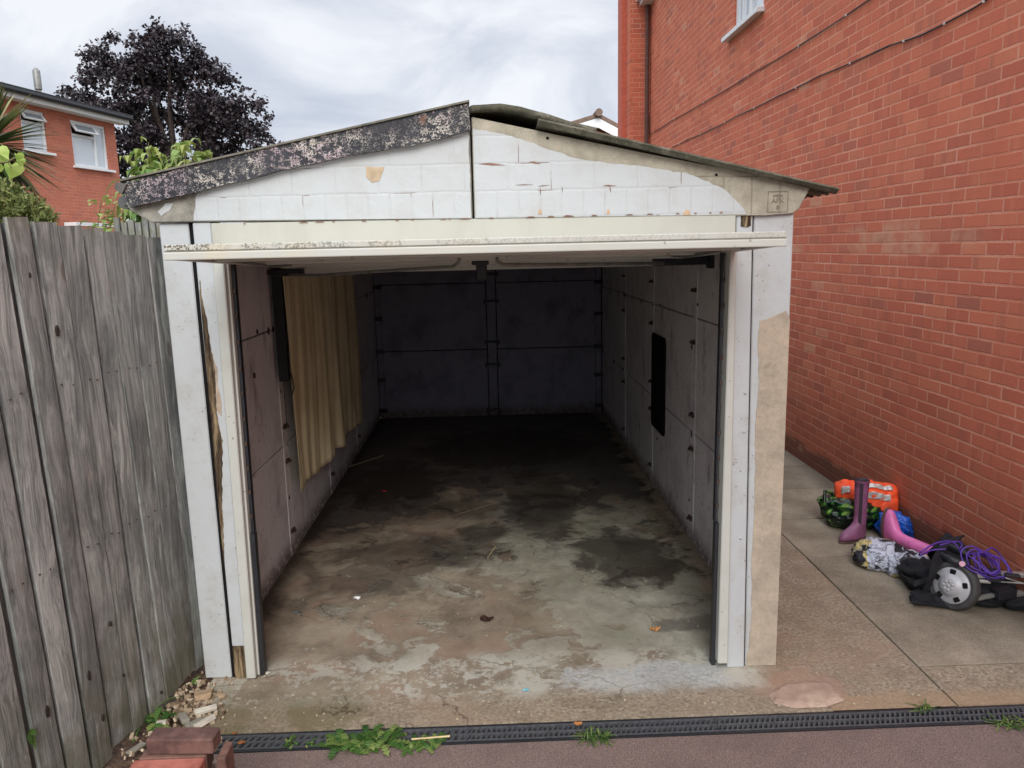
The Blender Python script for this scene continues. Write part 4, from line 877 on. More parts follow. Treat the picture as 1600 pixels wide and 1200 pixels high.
# purple maple
random.seed(5); TY=30
tr=thing('maple_tree','big dark purple-leaved tree behind the left house, broad uneven crown','tree',(-11.6,TY,0))
bm=BM(); tube(bm,[(-11.6,TY,0),(-11.5,TY,2),(-11.7,TY,4.2),(-11.6,TY,7.5)],[.34,.28,.2,.06],10)
tk=obj('trunk',bm,M_bark,tr,True)
def tp(u,v,dy=0): q=ony(u,v,TY+dy); return q
lobes=[(268,95,48),(215,100,45),(165,105,38),(310,135,48),(250,160,72),(180,165,55),(340,160,45),(375,180,34),(300,215,72),(350,235,50),(215,235,70),(200,300,45),(270,290,60),(130,158,24),(390,240,18),(265,68,22),(160,88,20),(388,215,24),(112,152,10),(404,160,7),(428,232,8),(318,112,28),(228,80,26),(172,62,9),(245,52,8),(282,58,9),(330,100,8),(140,110,9),(138,128,8),(300,78,12),(352,128,12),(396,190,10)]
cl=[]; limbs=BM()
for (u,v,r) in lobes:
    rr=r/1202*TY; c=tp(u,v,random.uniform(-.8,.8)); nb=int(8+r*r*.033)
    if r>20: tube(limbs,[(-11.6,TY,3.0+random.random()*2),c.lerp(Vector((-11.6,TY,5)),.5)+rv()*.2,c,c+rv()*rr*.7],[.12,.07,.035,.012],5)
    sub=[c+Vector((d.x,d.y*1.3,d.z))*rr*random.random()**.4*.95 for d in [rv() for _ in range(2+int(r*r*.0055))]]
    for sc_ in sub:
        sr_=random.uniform(.28,.52)*(1 if r>20 else .6)
        for _ in range(10 if r>20 else 6):
            d=rv(); k=random.random()**.4; cl.append((sc_+Vector((d.x*1.25,d.y,d.z*.75-.12*abs(d.x)))*sr_*k,random.uniform(.11,.2)))
obj('limbs',limbs,M_bark,tr)
bm=BM(); cols=[]
for p,r in cl:
    sh=random.random()
    for _ in range(13):
        d=rv(); q=p+d*r*random.random()**.5
        dd=(d+Vector((0,0,-.5))+rv()*.5); n=(Vector((0,0,1))+rv()*.9).normalized()
        if abs(dd.normalized().dot(n))>.95: continue
        leafquad(bm,q,dd,n,random.uniform(.09,.17),random.uniform(.08,.15),cols,(min(1,max(0,sh*.5+random.random()*.5)),0,0))
fol('crown',bm,M_maple,cols,tr)
# generic leafy plant
def plant(name,label,cat,base,heads,leafL,leafW,m,seed,nl=22,droop=.5,group=None,tip=None,stems=True):
    random.seed(seed); t=thing(name,label,cat,base,group); base=Vector(base); bs=BM(); bm=BM(); cols=[]
    for h in heads:
        h=Vector(h); mid=base.lerp(h,.5)+Vector((0,0,(h-base).length*.08)); tube(bs,[base,mid,h],[.008,.006,.003],5)
        for i in range(nl):
            k=random.random()**.7; c=mid.lerp(h,k); az=random.random()*6.283; el=random.uniform(-.5,.45)+(.6 if k>.93 else 0)
            d=Vector((math.cos(az)*math.cos(el),math.sin(az)*math.cos(el),math.sin(el)))
            L=leafL*random.uniform(.6,1.2)*(1.1-.35*k); e=c+d*L*.25
            n=Vector((0,0,1))+rv()*.35; col=(min(1,.15+.75*k*random.uniform(.6,1.2)),0,0)
            # two segment drooping leaf
            s=d.cross(n).normalized(); w=leafW*random.uniform(.7,1.1); p0=e; p1=e+d*L*.5; p2=e+d*L*.85+Vector((0,0,-L*droop*.35)); p3=e+d*L+Vector((0,0,-L*droop))
            a=[bm.verts.new(p0),bm.verts.new(p1+s*w/2),bm.verts.new(p1-s*w/2),bm.verts.new(p2+s*w*.32),bm.verts.new(p2-s*w*.32),bm.verts.new(p3)]
            for fc in ((0,1,2),(1,3,4,2),(3,5,4)): bm.faces.new([a[q] for q in fc]); cols.append(col)
    obj('stems',bs,M_stem,t); fol('leaves',bm,m,cols,t); return t
Y=5.2
plant('leafy_shrub','tall leafy green shoots standing above the left eave','shrub',(-2.25,Y,1.2),[ony(232,222,Y),ony(228,250,Y+.1),ony(205,262,Y),ony(245,262,Y),ony(215,285,Y),ony(250,280,Y-.1),ony(236,240,Y+.2)],.155,.050,M_leafG,3,46,.75,'green shoots growing up behind the garage')
plant('leafy_shrub','bushy green shoots further up behind the black bargeboard','shrub',(-2.0,Y+.1,1.3),[ony(288,226,Y),ony(278,240,Y+.1),ony(300,243,Y-.1),ony(323,243,Y),ony(310,262,Y),ony(285,262,Y),ony(270,270,Y)],.155,.050,M_leafG,4,46,.75,'green shoots growing up behind the garage')
plant('red_tinged_bush','green bush tinged red at the fence end below the eave','bush',(-3.3,6.2,.8),[ony(165,325,6.3),ony(180,318,6.4),ony(175,345,6.2),ony(190,350,6.2),ony(158,312,6.4),ony(188,328,6.1)],.14,.05,M_leafG,6,26,.4)
# red flower bits on that bush's right side are a second small plant
plant('fuchsia_twig','dark red leafy twigs beside the slatted old fence','bush',(-2.6,5.6,.8),[ony(187,345,5.6),ony(192,340,5.6)],.07,.03,M_berry,8,16,.7)
# cordyline: long sword leaves
random.seed(11); cb=Vector(ony(-22,228,4.4)); t=thing('cordyline_plant','spiky palm-like plant with long sword leaves over the fence at the left edge','plant',(cb.x,cb.y,0))
bm=BM(); tube(bm,[(cb.x,cb.y,0),(cb.x,cb.y,1.2),cb],[.07,.06,.05],8); obj('trunk',bm,M_bark,t)
bm=BM(); cols=[]
for i in range(460):
    az=random.random()*6.283; el=random.uniform(-1.2,1.25); d=Vector((math.cos(az)*math.cos(el),math.sin(az)*math.cos(el),math.sin(el))); L=random.uniform(.24,.46); s=d.cross(Vector((0,0,1))).normalized(); pr_=None; col=(random.random(),0,0)
    for k in range(7):
        q=k/6; p=cb+d*L*q+Vector((0,0,-.16*q*q*L)); w=.030*math.sin(math.pi*min(1,.25+q*.75))+.001
        a,b=bm.verts.new(p+s*w/2),bm.verts.new(p-s*w/2)
        if pr_: bm.faces.new((pr_[0],a,b,pr_[1])); cols.append(col)
        pr_=(a,b)
fol('leaves',bm,M_leafS,cols,t)
# low olive shrub behind the fence tops
random.seed(12); c0=Vector(ony(20,330,4.1)); t=thing('hebe_shrub','low olive-green shrub showing over the tops of the nearest fence boards','shrub',(c0.x,c0.y,0))
bm=BM(); tube(bm,[(c0.x,c0.y,0),(c0.x,c0.y,1.9)],.03,6); obj('stems',bm,M_stem,t); bm=BM(); cols=[]
for (u,v,r) in ((0,318,30),(25,322,28),(45,330,24),(65,338,14),(-20,320,34),(10,300,16),(50,322,12)):
    c=Vector(ony(u,v+8,4.1)); rr=r/1202*4.1
    for _ in range(60):
        d=rv(); q=c+d*rr*random.random()**.4; ax=(d+Vector((0,0,.8))).normalized(); sh=random.random()
        for j in range(7): leafquad(bm,q+ax*.006*j,(rv()+ax).normalized(),rv(),.028,.012,cols,(min(1,sh*.6+random.random()*.4),0,0))
fol('leaves',bm,M_leafO,cols,t)
# bright heart shaped leaf sprig at the left edge
random.seed(2); Yv=3.4
t=thing('vine_sprig','bright yellow-green heart-leaved vine sprig at the left edge above the fence','plant',ony(-10,262,Yv))
bm=BM(); tube(bm,[ony(-40,262,Yv),ony(-5,255,Yv),ony(12,253,Yv),ony(24,246,Yv)],.004,6); tube(bm,[ony(12,253,Yv),ony(18,262,Yv)],.003,5); obj('stems',bm,M_stem,t)
bm=BM(); cols=[]
for (u,v,r,rot) in ((17,262,15,-.2),(0,240,13,.9),(29,252,7,.5),(-10,262,10,0),(26,243,7,.1)):
    c=Vector(ony(u,v,Yv+random.uniform(-.05,.05))); R0=r/1202*3.5; H=[(0,.25),(.35,.6),(.8,.55),(1,.1),(.75,-.45),(.3,-.85),(0,-1.15),(-.3,-.85),(-.75,-.45),(-1,.1),(-.8,.55),(-.35,.6)]
    pt=[]; ce=bm.verts.new(c+Vector((0,-.01,0)))
    for a,b in H: x=a*math.cos(rot)-b*math.sin(rot); z=a*math.sin(rot)+b*math.cos(rot); pt.append(bm.verts.new(c+Vector((x*R0,.012*abs(a)*2+random.uniform(-.004,.004),z*R0))))
    for i in range(12): bm.faces.new((ce,pt[i],pt[(i+1)%12])); cols.append((.4+.5*random.random(),0,0))
fol('leaves',bm,M_leafY,cols,t)
# weeds
def rosette(name,label,c,n,L,Wd,seed,group=None,spread=.6,m=None,lift=.5):
    random.seed(seed); bm=BM(); cols=[]; c=Vector(c)
    for i in range(n):
        az=random.random()*6.283; el=random.uniform(.1,1.1)*lift+.05; b=c+Vector((random.uniform(-spread,spread),random.uniform(-.02,.02),0)); l=L*random.uniform(.5,1.15); d=Vector((math.cos(az)*math.cos(el),math.sin(az)*math.cos(el),math.sin(el))); s=d.cross(Vector((0,0,1))).normalized(); pv=None; col=(random.random(),0,0)
        N=13
        for k in range(N+1):
            q=k/N; p=b+d*l*q+Vector((0,0,-l*.55*q*q)); p.z=max(p.z,.003); w=Wd*(.25+.75*math.sin(math.pi*min(q*.72+.05,1)))*(1 if k%2 else .42)*(1 if k<N else .1)
            a,e=bm.verts.new(p+s*w/2+Vector((0,0,w*.12))),bm.verts.new(p-s*w/2+Vector((0,0,w*.12)))
            if pv: bm.faces.new((pv[0],a,e,pv[1])); cols.append(col)
            pv=(a,e)
    o=fol(name,bm,m or M_weed,cols); tobase(o); return tag(o,label,'weed',group)
rosette('dandelion_weed','largest leafy dandelion clump growing over the black drain',onz(583,1160),46,.11,.034,1,'weeds along the drain',.07,lift=.9)
rosette('dandelion_weed','small dandelion rosette at the left of the big drain clump',onz(535,1164),20,.10,.036,2,'weeds along the drain',.03,lift=.7)
rosette('dandelion_weed','low straggly weed right of the big dandelion clump, by the pale stick',onz(655,1163),34,.07,.022,3,'weeds along the drain',.10,lift=.6)
rosette('grass_tuft','spiky green grass tuft on the drain left of centre right jamb',onz(930,1154),70,.068,.006,4,'weeds along the drain',.045,lift=1.1)
rosette('grass_tuft','tiny green tuft at the back edge of the drain, right part',onz(1447,1110),26,.06,.007,5,'weeds along the drain',.03,lift=.9)
rosette('grass_tuft','green tuft at the front of the drain by the right picture edge',onz(1582,1133),50,.08,.008,6,'weeds along the drain',.06,lift=.8)
rosette('seedling_weed','small upright seedling in the drain slots near the brick pier',onz(455,1160),12,.05,.014,7,'weeds along the drain',.012,lift=1.3)
rosette('seedling_weed','tiny seedling in the drain slots just left of the dandelions',onz(483,1166),9,.04,.012,8,'weeds along the drain',.012,lift=1.2)
rosette('broadleaf_weed','green weed with blades at the fence foot by the rubble',onz(245,1128),22,.10,.038,9,None,.03,lift=.9)
rosette('grass_tuft','long thin grass blades sticking up against the fence foot',onz(232,1118),14,.20,.009,10,None,.02,lift=1.4)
rosette('seedling_weed','tiny weed beside the foot of the left garage post',onz(300,1068),9,.05,.02,13,None,.012,lift=.8)
# leaf poking through the fence
random.seed(3); p0=onpl(40,1140,A,NR); bm=BM(); cols=[]
p0=Vector(p0)+NR*.012
for (a,b,w) in (((0,0),(-.012,-.05),.026),((0,.0),(.02,-.03),.022),((.0,.0),(-.012,.012),.02),((.01,-.02),(.004,-.075),.02)):
    q=p0+(-D)*(-a[0])+Vector((0,0,a[1])); e=p0+D*b[0]+Vector((0,0,b[1]))+NR*.012; d=e-q; s=d.cross(NR).normalized()
    v=[bm.verts.new(q),bm.verts.new(q.lerp(e,.4)+s*w*.5),bm.verts.new(e),bm.verts.new(q.lerp(e,.4)-s*w*.5)]; bm.faces.new(v); cols.append((.2+.5*random.random(),0,0))
o=fol('ivy_leaf',bm,M_weed,cols); tag(tobase(o),'green leaf poking out through the grey fence boards low at the left','leaf')
# ================================================================== BRICK PIER + loose brick
def pbr(name,c1,c2): return mat(name,lambda g:(lambda p:{'Base Color':g.mix(g.ss(g.noise(p,14,5,.65),.35,.65),c1,c2),'Roughness':.9,'Normal':g.bump(g.noise(p,70,5,.7),.5,.004)})(g.pos()))
M_b1=pbr('purple_brown_brick',sr(84,60,56),sr(116,86,78)); M_b2=pbr('salmon_red_brick',sr(146,82,70),sr(176,108,94)); M_b3=pbr('brown_brick',sr(96,70,60),sr(126,92,80)); M_mo=plain('grey_mortar',sr(150,142,128),.95)
pier=thing('brick_pier','low pier of salmon red bricks at the bottom left corner','brick pier',(-1.0,2.05,0)); random.seed(31)
for k in range(5):
    z=.002+.0755*k; off=.04*(k%2)
    for j,(x0,x1) in enumerate(((-1.14,-.925),)):
        bm=BM(); box(bm,x0,x1,1.98,2.175 if k==4 else 2.11,z,z+.062,jit=.002); bevel(bm,.004); obj('brick',bm,M_b2 if k>=3 else M_b3,pier)
for k in range(5):
    bm=BM(); z=.002+.0755*k; box(bm,-1.13,-.925,2.18,2.25,z,z+.062,jit=.002); bevel(bm,.004)
    obj('brick',bm,M_b3,pier)
bm=BM(); box(bm,-1.13,-.935,2.0,2.235,.0,.35); obj('mortar_core',bm,M_mo,pier)
bm=BM(); box(bm,-.892,-.862,2.17,2.255,0,.365,jit=.003); bevel(bm,.004); obj('brick_on_end',bm,M_b3,pier)
bm=BM(); obox(bm,(-1.005,2.222,.3940),(.1055,.034,.0265),Matrix.Rotation(R(-3),3,'Z')); bevel(bm,.005); o=tobase(obj('loose_brick',bm,M_b1)); tag(o,'dull purple-brown brick lying loose on top of the low pier','brick')
# ================================================================== RUBBLE
random.seed(17); M_r=[plain('white_chip',sr(205,200,186),.9),plain('tan_chip',sr(170,146,118),.95),plain('grey_chip',sr(140,136,124),.95),M_b2]
def chip(u,v,L,Wd,H,m,rot,label,z=.0):
    bm=BM(); obox(bm,(0,0,0),(L/2,Wd/2,H/2)); 
    for q in bm.verts: q.co+=rv()*min(L,Wd)*.10
    bevel(bm,min(L,Wd,H)*.12)
    c=onz(u,v,z); bm.transform(Matrix.Translation((c.x,c.y,z+H/2))@Matrix.Rotation(R(rot),4,'Z')@Matrix.Rotation(R(random.uniform(-10,10)),4,'X')); return tag(tobase(obj('rubble_chip',bm,m)),label,'rubble','rubble by the left garage post')
chip(318,1090,.07,.06,.025,M_r[1],20,'largest square tan chip at the top of the rubble heap')
chip(322,1112,.085,.024,.018,M_r[0],25,'white oblong chip in the middle of the rubble heap',.012)
chip(320,1130,.09,.026,.016,M_r[0],55,'long white sliver at the front of the rubble heap',.01)
chip(288,1125,.075,.030,.018,M_r[2],-55,'grey slab chip at the left front of the rubble heap',.008)
chip(305,1132,.07,.028,.016,M_r[2],48,'grey flat chip between the two long pale slivers',.004)
chip(345,1088,.045,.02,.012,M_r[1],-30,'small tan chip right of the square one')
chip(212,1172,.07,.03,.012,M_r[2],60,'grey chip at the fence foot behind the brick pier')
chip(252,1132,.04,.025,.012,M_r[0],10,'small pale chip beside the fence-foot weed')
bm=BM()
for _ in range(420):
    u=random.gauss(300,26); v=random.gauss(1105,24)
    if _>300: u=random.uniform(190,350); v=random.uniform(1065,1190)
    c=onz(u,v)
    if c.y<2.6: continue
    s=random.uniform(.003,.010)*(1.5 if random.random()<.12 else 1); obox(bm,(c.x,c.y,s*.3),(s,s*random.uniform(.4,1),s*.5),Matrix.Rotation(random.random()*3,3,Vector((random.random(),random.random(),1)).normalized()))
o=obj('rubble_crumbs',bm,leafmat('crumb_mix',sr(88,72,58),sr(150,130,106),sr(196,180,156),.0,.95),recalc=False); o['kind']='stuff'; cr_=[random.random() for _ in range(500)]; paint_faces(o.data,lambda i:(cr_[i//6],0,0)); tag(o,'tan mortar crumbs scattered between fence foot and garage post','rubble')
bm=BM()
for _ in range(420):
    x=random.uniform(-1.1,2.6); y=random.choice([random.uniform(2.87,3.4),random.gauss(2.95,.06),random.uniform(3.2,4.6)])
    if (y>3.3 and x>1.0) or random.random()<.4: continue
    s=random.uniform(.0015,.0045)*(1.2 if random.random()<.1 else 1); obox(bm,(x,max(y,2.85),s*.4),(s,s*.7,s*.5),Matrix.Rotation(random.random()*3,3,'Z'))
o=obj('grit',bm,plain('grit_tan',sr(186,172,148),.9)); o['kind']='stuff'; tag(o,'pale grit scattered over the concrete threshold','grit')
# mortar pad beside the right post
bm=BM(); P=[onz(*q) for q in ((1200,1085),(1225,1072),(1262,1064),(1300,1068),(1321,1095),(1290,1106),(1240,1108),(1208,1100))]
ce=sum(P,Vector())/8; V=[bm.verts.new((p.x,p.y,.003)) for p in P]; V2=[bm.verts.new(ce+(p-ce)*(.78+.1*(i%2))+Vector((0,0,.014+.004*math.sin(i*2)))) for i,p in enumerate(P)]
for i in range(8): bm.faces.new((V[i],V[(i+1)%8],V2[(i+1)%8],V2[i]))
bm.faces.new(V2); bevel(bm,.005); o=obj('mortar_pad',bm,mat('pink_mortar',conc(sr(150,130,114),sr(174,150,134),sr(194,172,154),dark=sr(138,120,102),fleck=.6)),smooth=False); tag(tobase(o),'low pinkish mortar lump on the ground beside the right garage post','mortar patch')
# ================================================================== LITTER
def crumple(name,label,cat,c,size,m,seed,flat=.35,cols_=None):
    random.seed(seed); bm=BM(); cols=[]; c=Vector(c)
    def fn(u,v):
        a=(u-.5)*2; b=(v-.5)*2; q=mn.noise(Vector((a*1.7+seed,b*1.7,0))); r=1-.35*abs(mn.noise(Vector((math.atan2(a,b)*1.3,seed,2))))*(a*a+b*b)
        pw=max(.05,1-abs(a)**1.6)**.6; return (c.x+a*size*r,c.y+b*size*.75*r*pw+size*.25*a*a,.003+size*flat*(.5+q))
    grid(bm,fn,7,7); o=fol(name,bm,m,[(random.random(),0,0)]*49); return tag(tobase(o),label,cat)
crumple('dead_leaf','curled dark brown dead leaf in the middle of the threshold floor','leaf',onz(761,971),.036,M_dead,1,.7)
crumple('dry_leaf','crumpled orange-brown leaf on the floor near the right jamb','leaf',onz(1024,986),.026,M_ora,2,.8)
crumple('dry_leaf','orange dry leaf on the black drain by the brick pier','leaf',onz(377,1163),.015,M_ora,3,.8)
crumple('dry_leaf','small orange leaf near the back edge of the drain by the brick pier','leaf',onz(366,1148),.010,M_ora,4,.8)
crumple('dry_leaf','pale tan leaf on the drain behind the grass tuft','leaf',onz(903,1133),.018,M_ora,5,.5)
crumple('paper_scrap','torn white paper scrap on the brown floor left of centre','litter',onz(558,936),.022,M_trim,6,.5)
crumple('paper_scrap','crumpled grey foil scrap near the left wall foot','litter',onz(465,958),.025,plain('foil_grey',sr(120,126,128),.4,.3),7,.3)
crumple('wrapper','small turquoise and white wrapper scrap on the threshold','litter',onz(822,1080),.014,plain('turquoise_wrapper',sr(120,190,205),.4),8,.5)
crumple('red_tag','small red plastic tag on the dark floor far inside','litter',onz(600,768),.020,plain('red_plastic',sr(190,40,50),.5),9,.2)
crumple('plaster_flake','white plaster flake at the foot of the left jamb','litter',onz(418,1053),.016,M_r[0],10,.4)
def stick(u0,v0,u1,v1,r,m,label,name='stick',z=0.006,bend=.0):
    a,b=Vector(onz(u0,v0)),Vector(onz(u1,v1)); a.z=b.z=z; mid=a.lerp(b,.5)+Vector((bend,bend,0)); bm=BM(); tube(bm,[a,mid,b],r,6); tag(tobase(obj(name,bm,m)),label,'stick')
M_straw=plain('pale_straw',sr(205,186,140),.8)
stick(643,1158,703,1153,.004,M_straw,'pale wooden stick lying along the drain','pale_stick',.008)
stick(713,805,780,785,.003,plain('straw_dull',sr(120,106,84),.9),'long thin twig on the dark floor in the middle','twig',.004,.02)
stick(545,730,600,712,.005,bpy.data.materials['straw_dull'],'pale rod on the dark floor near the left wall','twig',.005,.01)
stick(762,872,774,855,.003,M_straw,'short yellow straw on the floor in the centre','straw',.004,.0)
# ================================================================== HEAP OF BELONGINGS BY THE BRICK WALL
def blob(bm,c,rad,seed,amp=.22,sub=4,fq=2.2,floor=.004,ridge=.5):
    n0=len(bm.verts); r=bmesh.ops.create_icosphere(bm,subdivisions=sub,radius=1); c=Vector(c)
    for v in r['verts']:
        d=v.co.normalized(); q=mn.noise(d*fq+Vector((seed,0,0)))*amp+ridge*amp*(1-2*abs(mn.noise(d*fq*2.4+Vector((0,seed,0)))))
        p=Vector((d.x*rad[0],d.y*rad[1],d.z*rad[2]))*(1+q)+c
        if p.z<floor: p.z=floor+.002*random.random()
        v.co=p
def f(g):
    p=g.pos(); q=g.addv(p,g.sc(g.noise(p,9,3,.6,0,True),.12)); v=g.vor(g.sc(q,(1,1,2.2)),13); n=g.noise(q,26,4,.6,1.2)
    c=g.ramp(g.m('ADD',g.m('MULTIPLY',v,.6),g.m('MULTIPLY',n,.5)),[(.30,sr(148,178,84)),(.40,sr(70,124,44)),(.50,sr(24,58,28)),(.60,sr(14,26,18))]); return {'Base Color':c,'Roughness':.28,'Normal':g.bump(g.noise(p,16,3),.5,.02)}
M_gbag=mat('leaf_print_bag',f)
random.seed(41)
t=thing('green_shopping_bag','glossy green leaf-printed shopping bag slumped against the brick wall','bag',(2.42,4.92,0))
bm=BM(); blob(bm,(2.41,4.92,.10),(.215,.17,.115),3,.20,5,1.6); obj('bag_body',bm,M_gbag,t,True)
bm=BM(); tube(bm,[(2.24,4.88,.08),(2.20,4.89,.17),(2.22,4.93,.235),(2.28,4.96,.21),(2.31,4.96,.15)],.012,6); obj('bag_handle',bm,M_gbag,t,True)
# orange hi-vis vest folded over the bag
vt=thing('hi_vis_vest','fluorescent orange hi-vis vest with silver bands piled on the green bag','vest',(2.5,5.15,.2))
C0=Vector((2.475,4.86,.225))
def vest(u,v,o=0):
    a=(u-.5)*.36; b=(v-.5)*.24; h=.055*math.sqrt(max(0,1-(2*abs(u-.5))**3))*math.sqrt(max(0,1-(2*abs(v-.5))**3))+.026*mn.noise(Vector((a*14,b*14,0)))+.014*mn.noise(Vector((a*34,b*28,5)))
    dr=-.10*max(0,.42-v)**1.0*1.5-.05*max(0,abs(u-.5)-.38)*3
    p=Vector((a,b*.75,h+dr+o)); p=Matrix.Rotation(R(-18),3,'Z')@(Matrix.Rotation(R(46),3,'X')@p); return C0+p
M_hv=plain('fluorescent_orange',(1.0,.11,.03),.6,0,.12,30,.3); M_sv=plain('silver_reflective',sr(205,200,196),.35,.2,.15,60)
bm=BM(); grid(bm,lambda u,v:vest(u,v,-.03),40,26); solid(bm,.02); obj('vest_body',bm,M_hv,vt,True)
for u0,u1,v0,v1 in ((.30,.88,.26,.44),(.40,.92,.62,.80)):
    bm=BM(); grid(bm,lambda u,v:vest(u0+(u1-u0)*u,v0+(v1-v0)*v,.003),26,6); solid(bm,.002); obj('reflective_band',bm,M_sv,vt,True)
bm=BM(); grid(bm,lambda u,v:vest(.05+.14*u,.4+.25*v,.004),8,8); solid(bm,.002); obj('clear_pocket',bm,M_sv,vt,True)
# boots
M_boot1=plain('mauve_rubber',sr(138,86,120),.5,0,.3,14); M_boot2=plain('pink_rubber',sr(222,118,178),.42,0,.2,14); M_sole=plain('muddy_sole',sr(96,80,70),.9,0,.4,40,.5); M_zip=plain('charcoal_stripe',sr(58,44,56),.6)
def boot(label,base,MX,body,H=.40,SA=20):
    t=thing('wellington_boot',label,'boot',base,'pair of pink wellington boots')
    def ring(z,cy,rx,ry,n=20,py=1.0): return [Vector((rx*math.cos(a),cy+ry*math.sin(a),z)) for a in [2*math.pi*k/n for k in range(n)]]
    rs=[ring(.018,.055,.038,.105),ring(.035,.055,.042,.110),ring(.058,.050,.041,.102),ring(.078,.032,.039,.080),ring(.098,.012,.036,.056),ring(.125,.0,.034,.044),ring(.17,-.002,.035,.041),ring(.25,.0,.038,.042),ring(.34,.0,.041,.044),ring(H-.014,.0,.043,.045),ring(H-.012,.0,.0455,.0475),ring(H,0,.0455,.0475)]
    T=lambda L:[[base+MX@p for p in r] for r in L]
    bm=BM(); loft(bm,T(rs),(True,False)); obj('boot_body',bm,body,t,True)
    bm=BM(); loft(bm,T([ring(H,0,.0455,.0475),ring(H+.002,0,.042,.044),ring(H-.02,0,.0405,.0425),ring(H-.12,0,.034,.036)]),(False,True)); obj('lining',bm,M_zip,t,True)
    bm=BM(); loft(bm,T([ring(.0,.055,.038,.108),ring(.006,.055,.042,.114),ring(.0175,.055,.042,.112)])); obj('sole',bm,M_sole,t)
    bm=BM(); V=[(z,rx+.0012) for z,rx in ((.07,.041),(.098,.0365),(.125,.0345),(.17,.0355),(.25,.0385),(.34,.0415),(H-.012,.0435))]
    strip(bm,[base+MX@Vector((math.cos(R(SA))*rx*1.01,math.sin(R(SA))*rx*1.07,z)) for z,rx in V],.020,.004,MX@Vector((-math.sin(R(SA)),math.cos(R(SA)),0))); obj('stripe',bm,M_zip,t); return t
b0=Vector((2.325,4.64,.0)); MX=Matrix.Rotation(R(118),3,'Z')   # toe points left
boot('mauve wellington boot standing upright with a dark stripe up its shaft',b0,Matrix.Rotation(R(112),3,'Z'),M_boot1,.40,133)
# lying boot: shaft runs right and towards the camera
L0=Vector(onz(1392,833,.07)); Ltop=Vector(onz(1470,868,.07)); ax=(Ltop-L0).normalized(); zz=ax; yy=Vector((0,0,1)); yy=(yy-zz*yy.dot(zz)).normalized(); xx=yy.cross(zz); MX2=Matrix((xx,yy,zz)).transposed()
boot('bright pink wellington boot lying on its side among the bags',L0-zz*.05+Vector((0,0,-.012)),MX2,M_boot2,.38)
# blue bag
M_blue=cloth('blue_plastic_bag',sr(30,92,190),sr(16,52,130),10,.3)
random.seed(9); bm=BM(); c=Vector(onz(1415,835,.08)); blob(bm,(2.575,4.68,.06),(.085,.12,.08),8,.38,5,2.6); o=obj('blue_bag',bm,M_blue,None,True); tag(tobase(o),'crumpled blue plastic bag squeezed between boots and brick wall','bag')
# printed drawstring bag (abstract black, white and yellow patches)
def f(g):
    p=g.pos(); n=g.noise(p,9,4,.6,1.2); n2=g.noise(g.addv(p,(3,1,2)),5.5,1,.4); x,y,z=g.xyz(p)
    base=g.mix(g.ss(n2,.53,.55),sr(200,206,222),sr(206,188,118)); c=g.mix(g.ss(n,.50,.53),base,sr(34,34,42)); c=g.mix(g.m('MULTIPLY',g.ss(n,.44,.47),g.ss(n,.5,.48)),c,sr(120,122,132))
    return {'Base Color':c,'Roughness':.6,'Normal':g.bump(g.noise(p,14,3),.5,.02)}
M_print=mat('black_white_yellow_print',f)
random.seed(10); t=thing('printed_bag','flattened fabric bag with bold black, white and pale yellow print','bag',(2.3,4.35,0))
bm=BM(); q=Vector(onz(1385,872,.05)); blob(bm,(q.x-.02,q.y+.03,.055),(.15,.15,.085),5,.17,5,1.7); q2=Vector(onz(1420,885,.05)); blob(bm,(q2.x+.0,q2.y,.055),(.12,.10,.075),6,.18,5,1.8); obj('bag_body',bm,M_print,t,True)
bm=BM(); q3=Vector(onz(1345,856,.03)); blob(bm,(q3.x,q3.y,.028),(.035,.05,.030),2,.3,3,3); obj('bag_foot',bm,plain('taupe_fabric',sr(120,108,92),.9),t,True)
# black straps bag + trolley
M_blk=cloth('black_navy_fabric',sr(10,11,18),sr(22,23,30),20,.85); M_alu=plain('brushed_aluminium',sr(190,190,188),.35,.7,.08); M_hub=plain('silver_plastic',sr(176,176,180),.4,.1,.06); M_tyre=plain('grey_tyre',sr(64,63,62),.75,0,.25,25,.3)
t=thing('black_bag','black fabric bag with loose straps draped over the trolley wheel','bag',(2.35,3.95,0)); random.seed(14)
bm=BM(); q=Vector(onz(1445,905,.05)); blob(bm,(q.x,q.y,.07),(.11,.13,.075),4,.30,4,2.4); q=Vector(onz(1480,865,.08)); blob(bm,(q.x+.06,q.y,.09),(.12,.12,.08),7,.30,4,2.4); q=Vector(onz(1440,935,.03)); blob(bm,(q.x,q.y,.035),(.055,.05,.034),9,.2,3,2.4); q=Vector(onz(1470,938,.03)); blob(bm,(q.x,q.y+.02,.03),(.06,.05,.03),11,.25,3,2.4); obj('bag_body',bm,M_blk,t,True)
wc=Vector(onz(1487,912,.14))
bm=BM()
def pz(u,v,z): return onz(u,v,z)
strip(bm,[pz(1500,838,.24),pz(1478,850,.26),pz(1462,880,.24),pz(1455,905,.16),pz(1446,925,.08)],.050,.008,(1,.6,0)); strip(bm,[pz(1455,905,.12),pz(1430,912,.10),pz(1415,905,.07),pz(1405,897,.05)],.035,.006,(0,1,.3)); strip(bm,[pz(1425,940,.03),pz(1450,942,.03),pz(1490,948,.02)],.03,.006,(0,1,.3)); obj('strap',bm,M_blk,t)
tl_=thing('folded_trolley','folded golf trolley lying down with grey wheel and aluminium tubes by the wall','trolley',(2.55,3.75,0))
wa=Vector((-.83,-.50,.25)).normalized()      # wheel axle, outer face towards the camera
a1=wa.cross(Vector((0,0,1))).normalized(); a2=wa.cross(a1)*-1
WC=Vector(onz(1487,915,.125)); WR=.125
def wr(r,o,n=40): return [WC+wa*o+(a1*math.cos(2*math.pi*k/n)+a2*math.sin(2*math.pi*k/n))*r for k in range(n)]
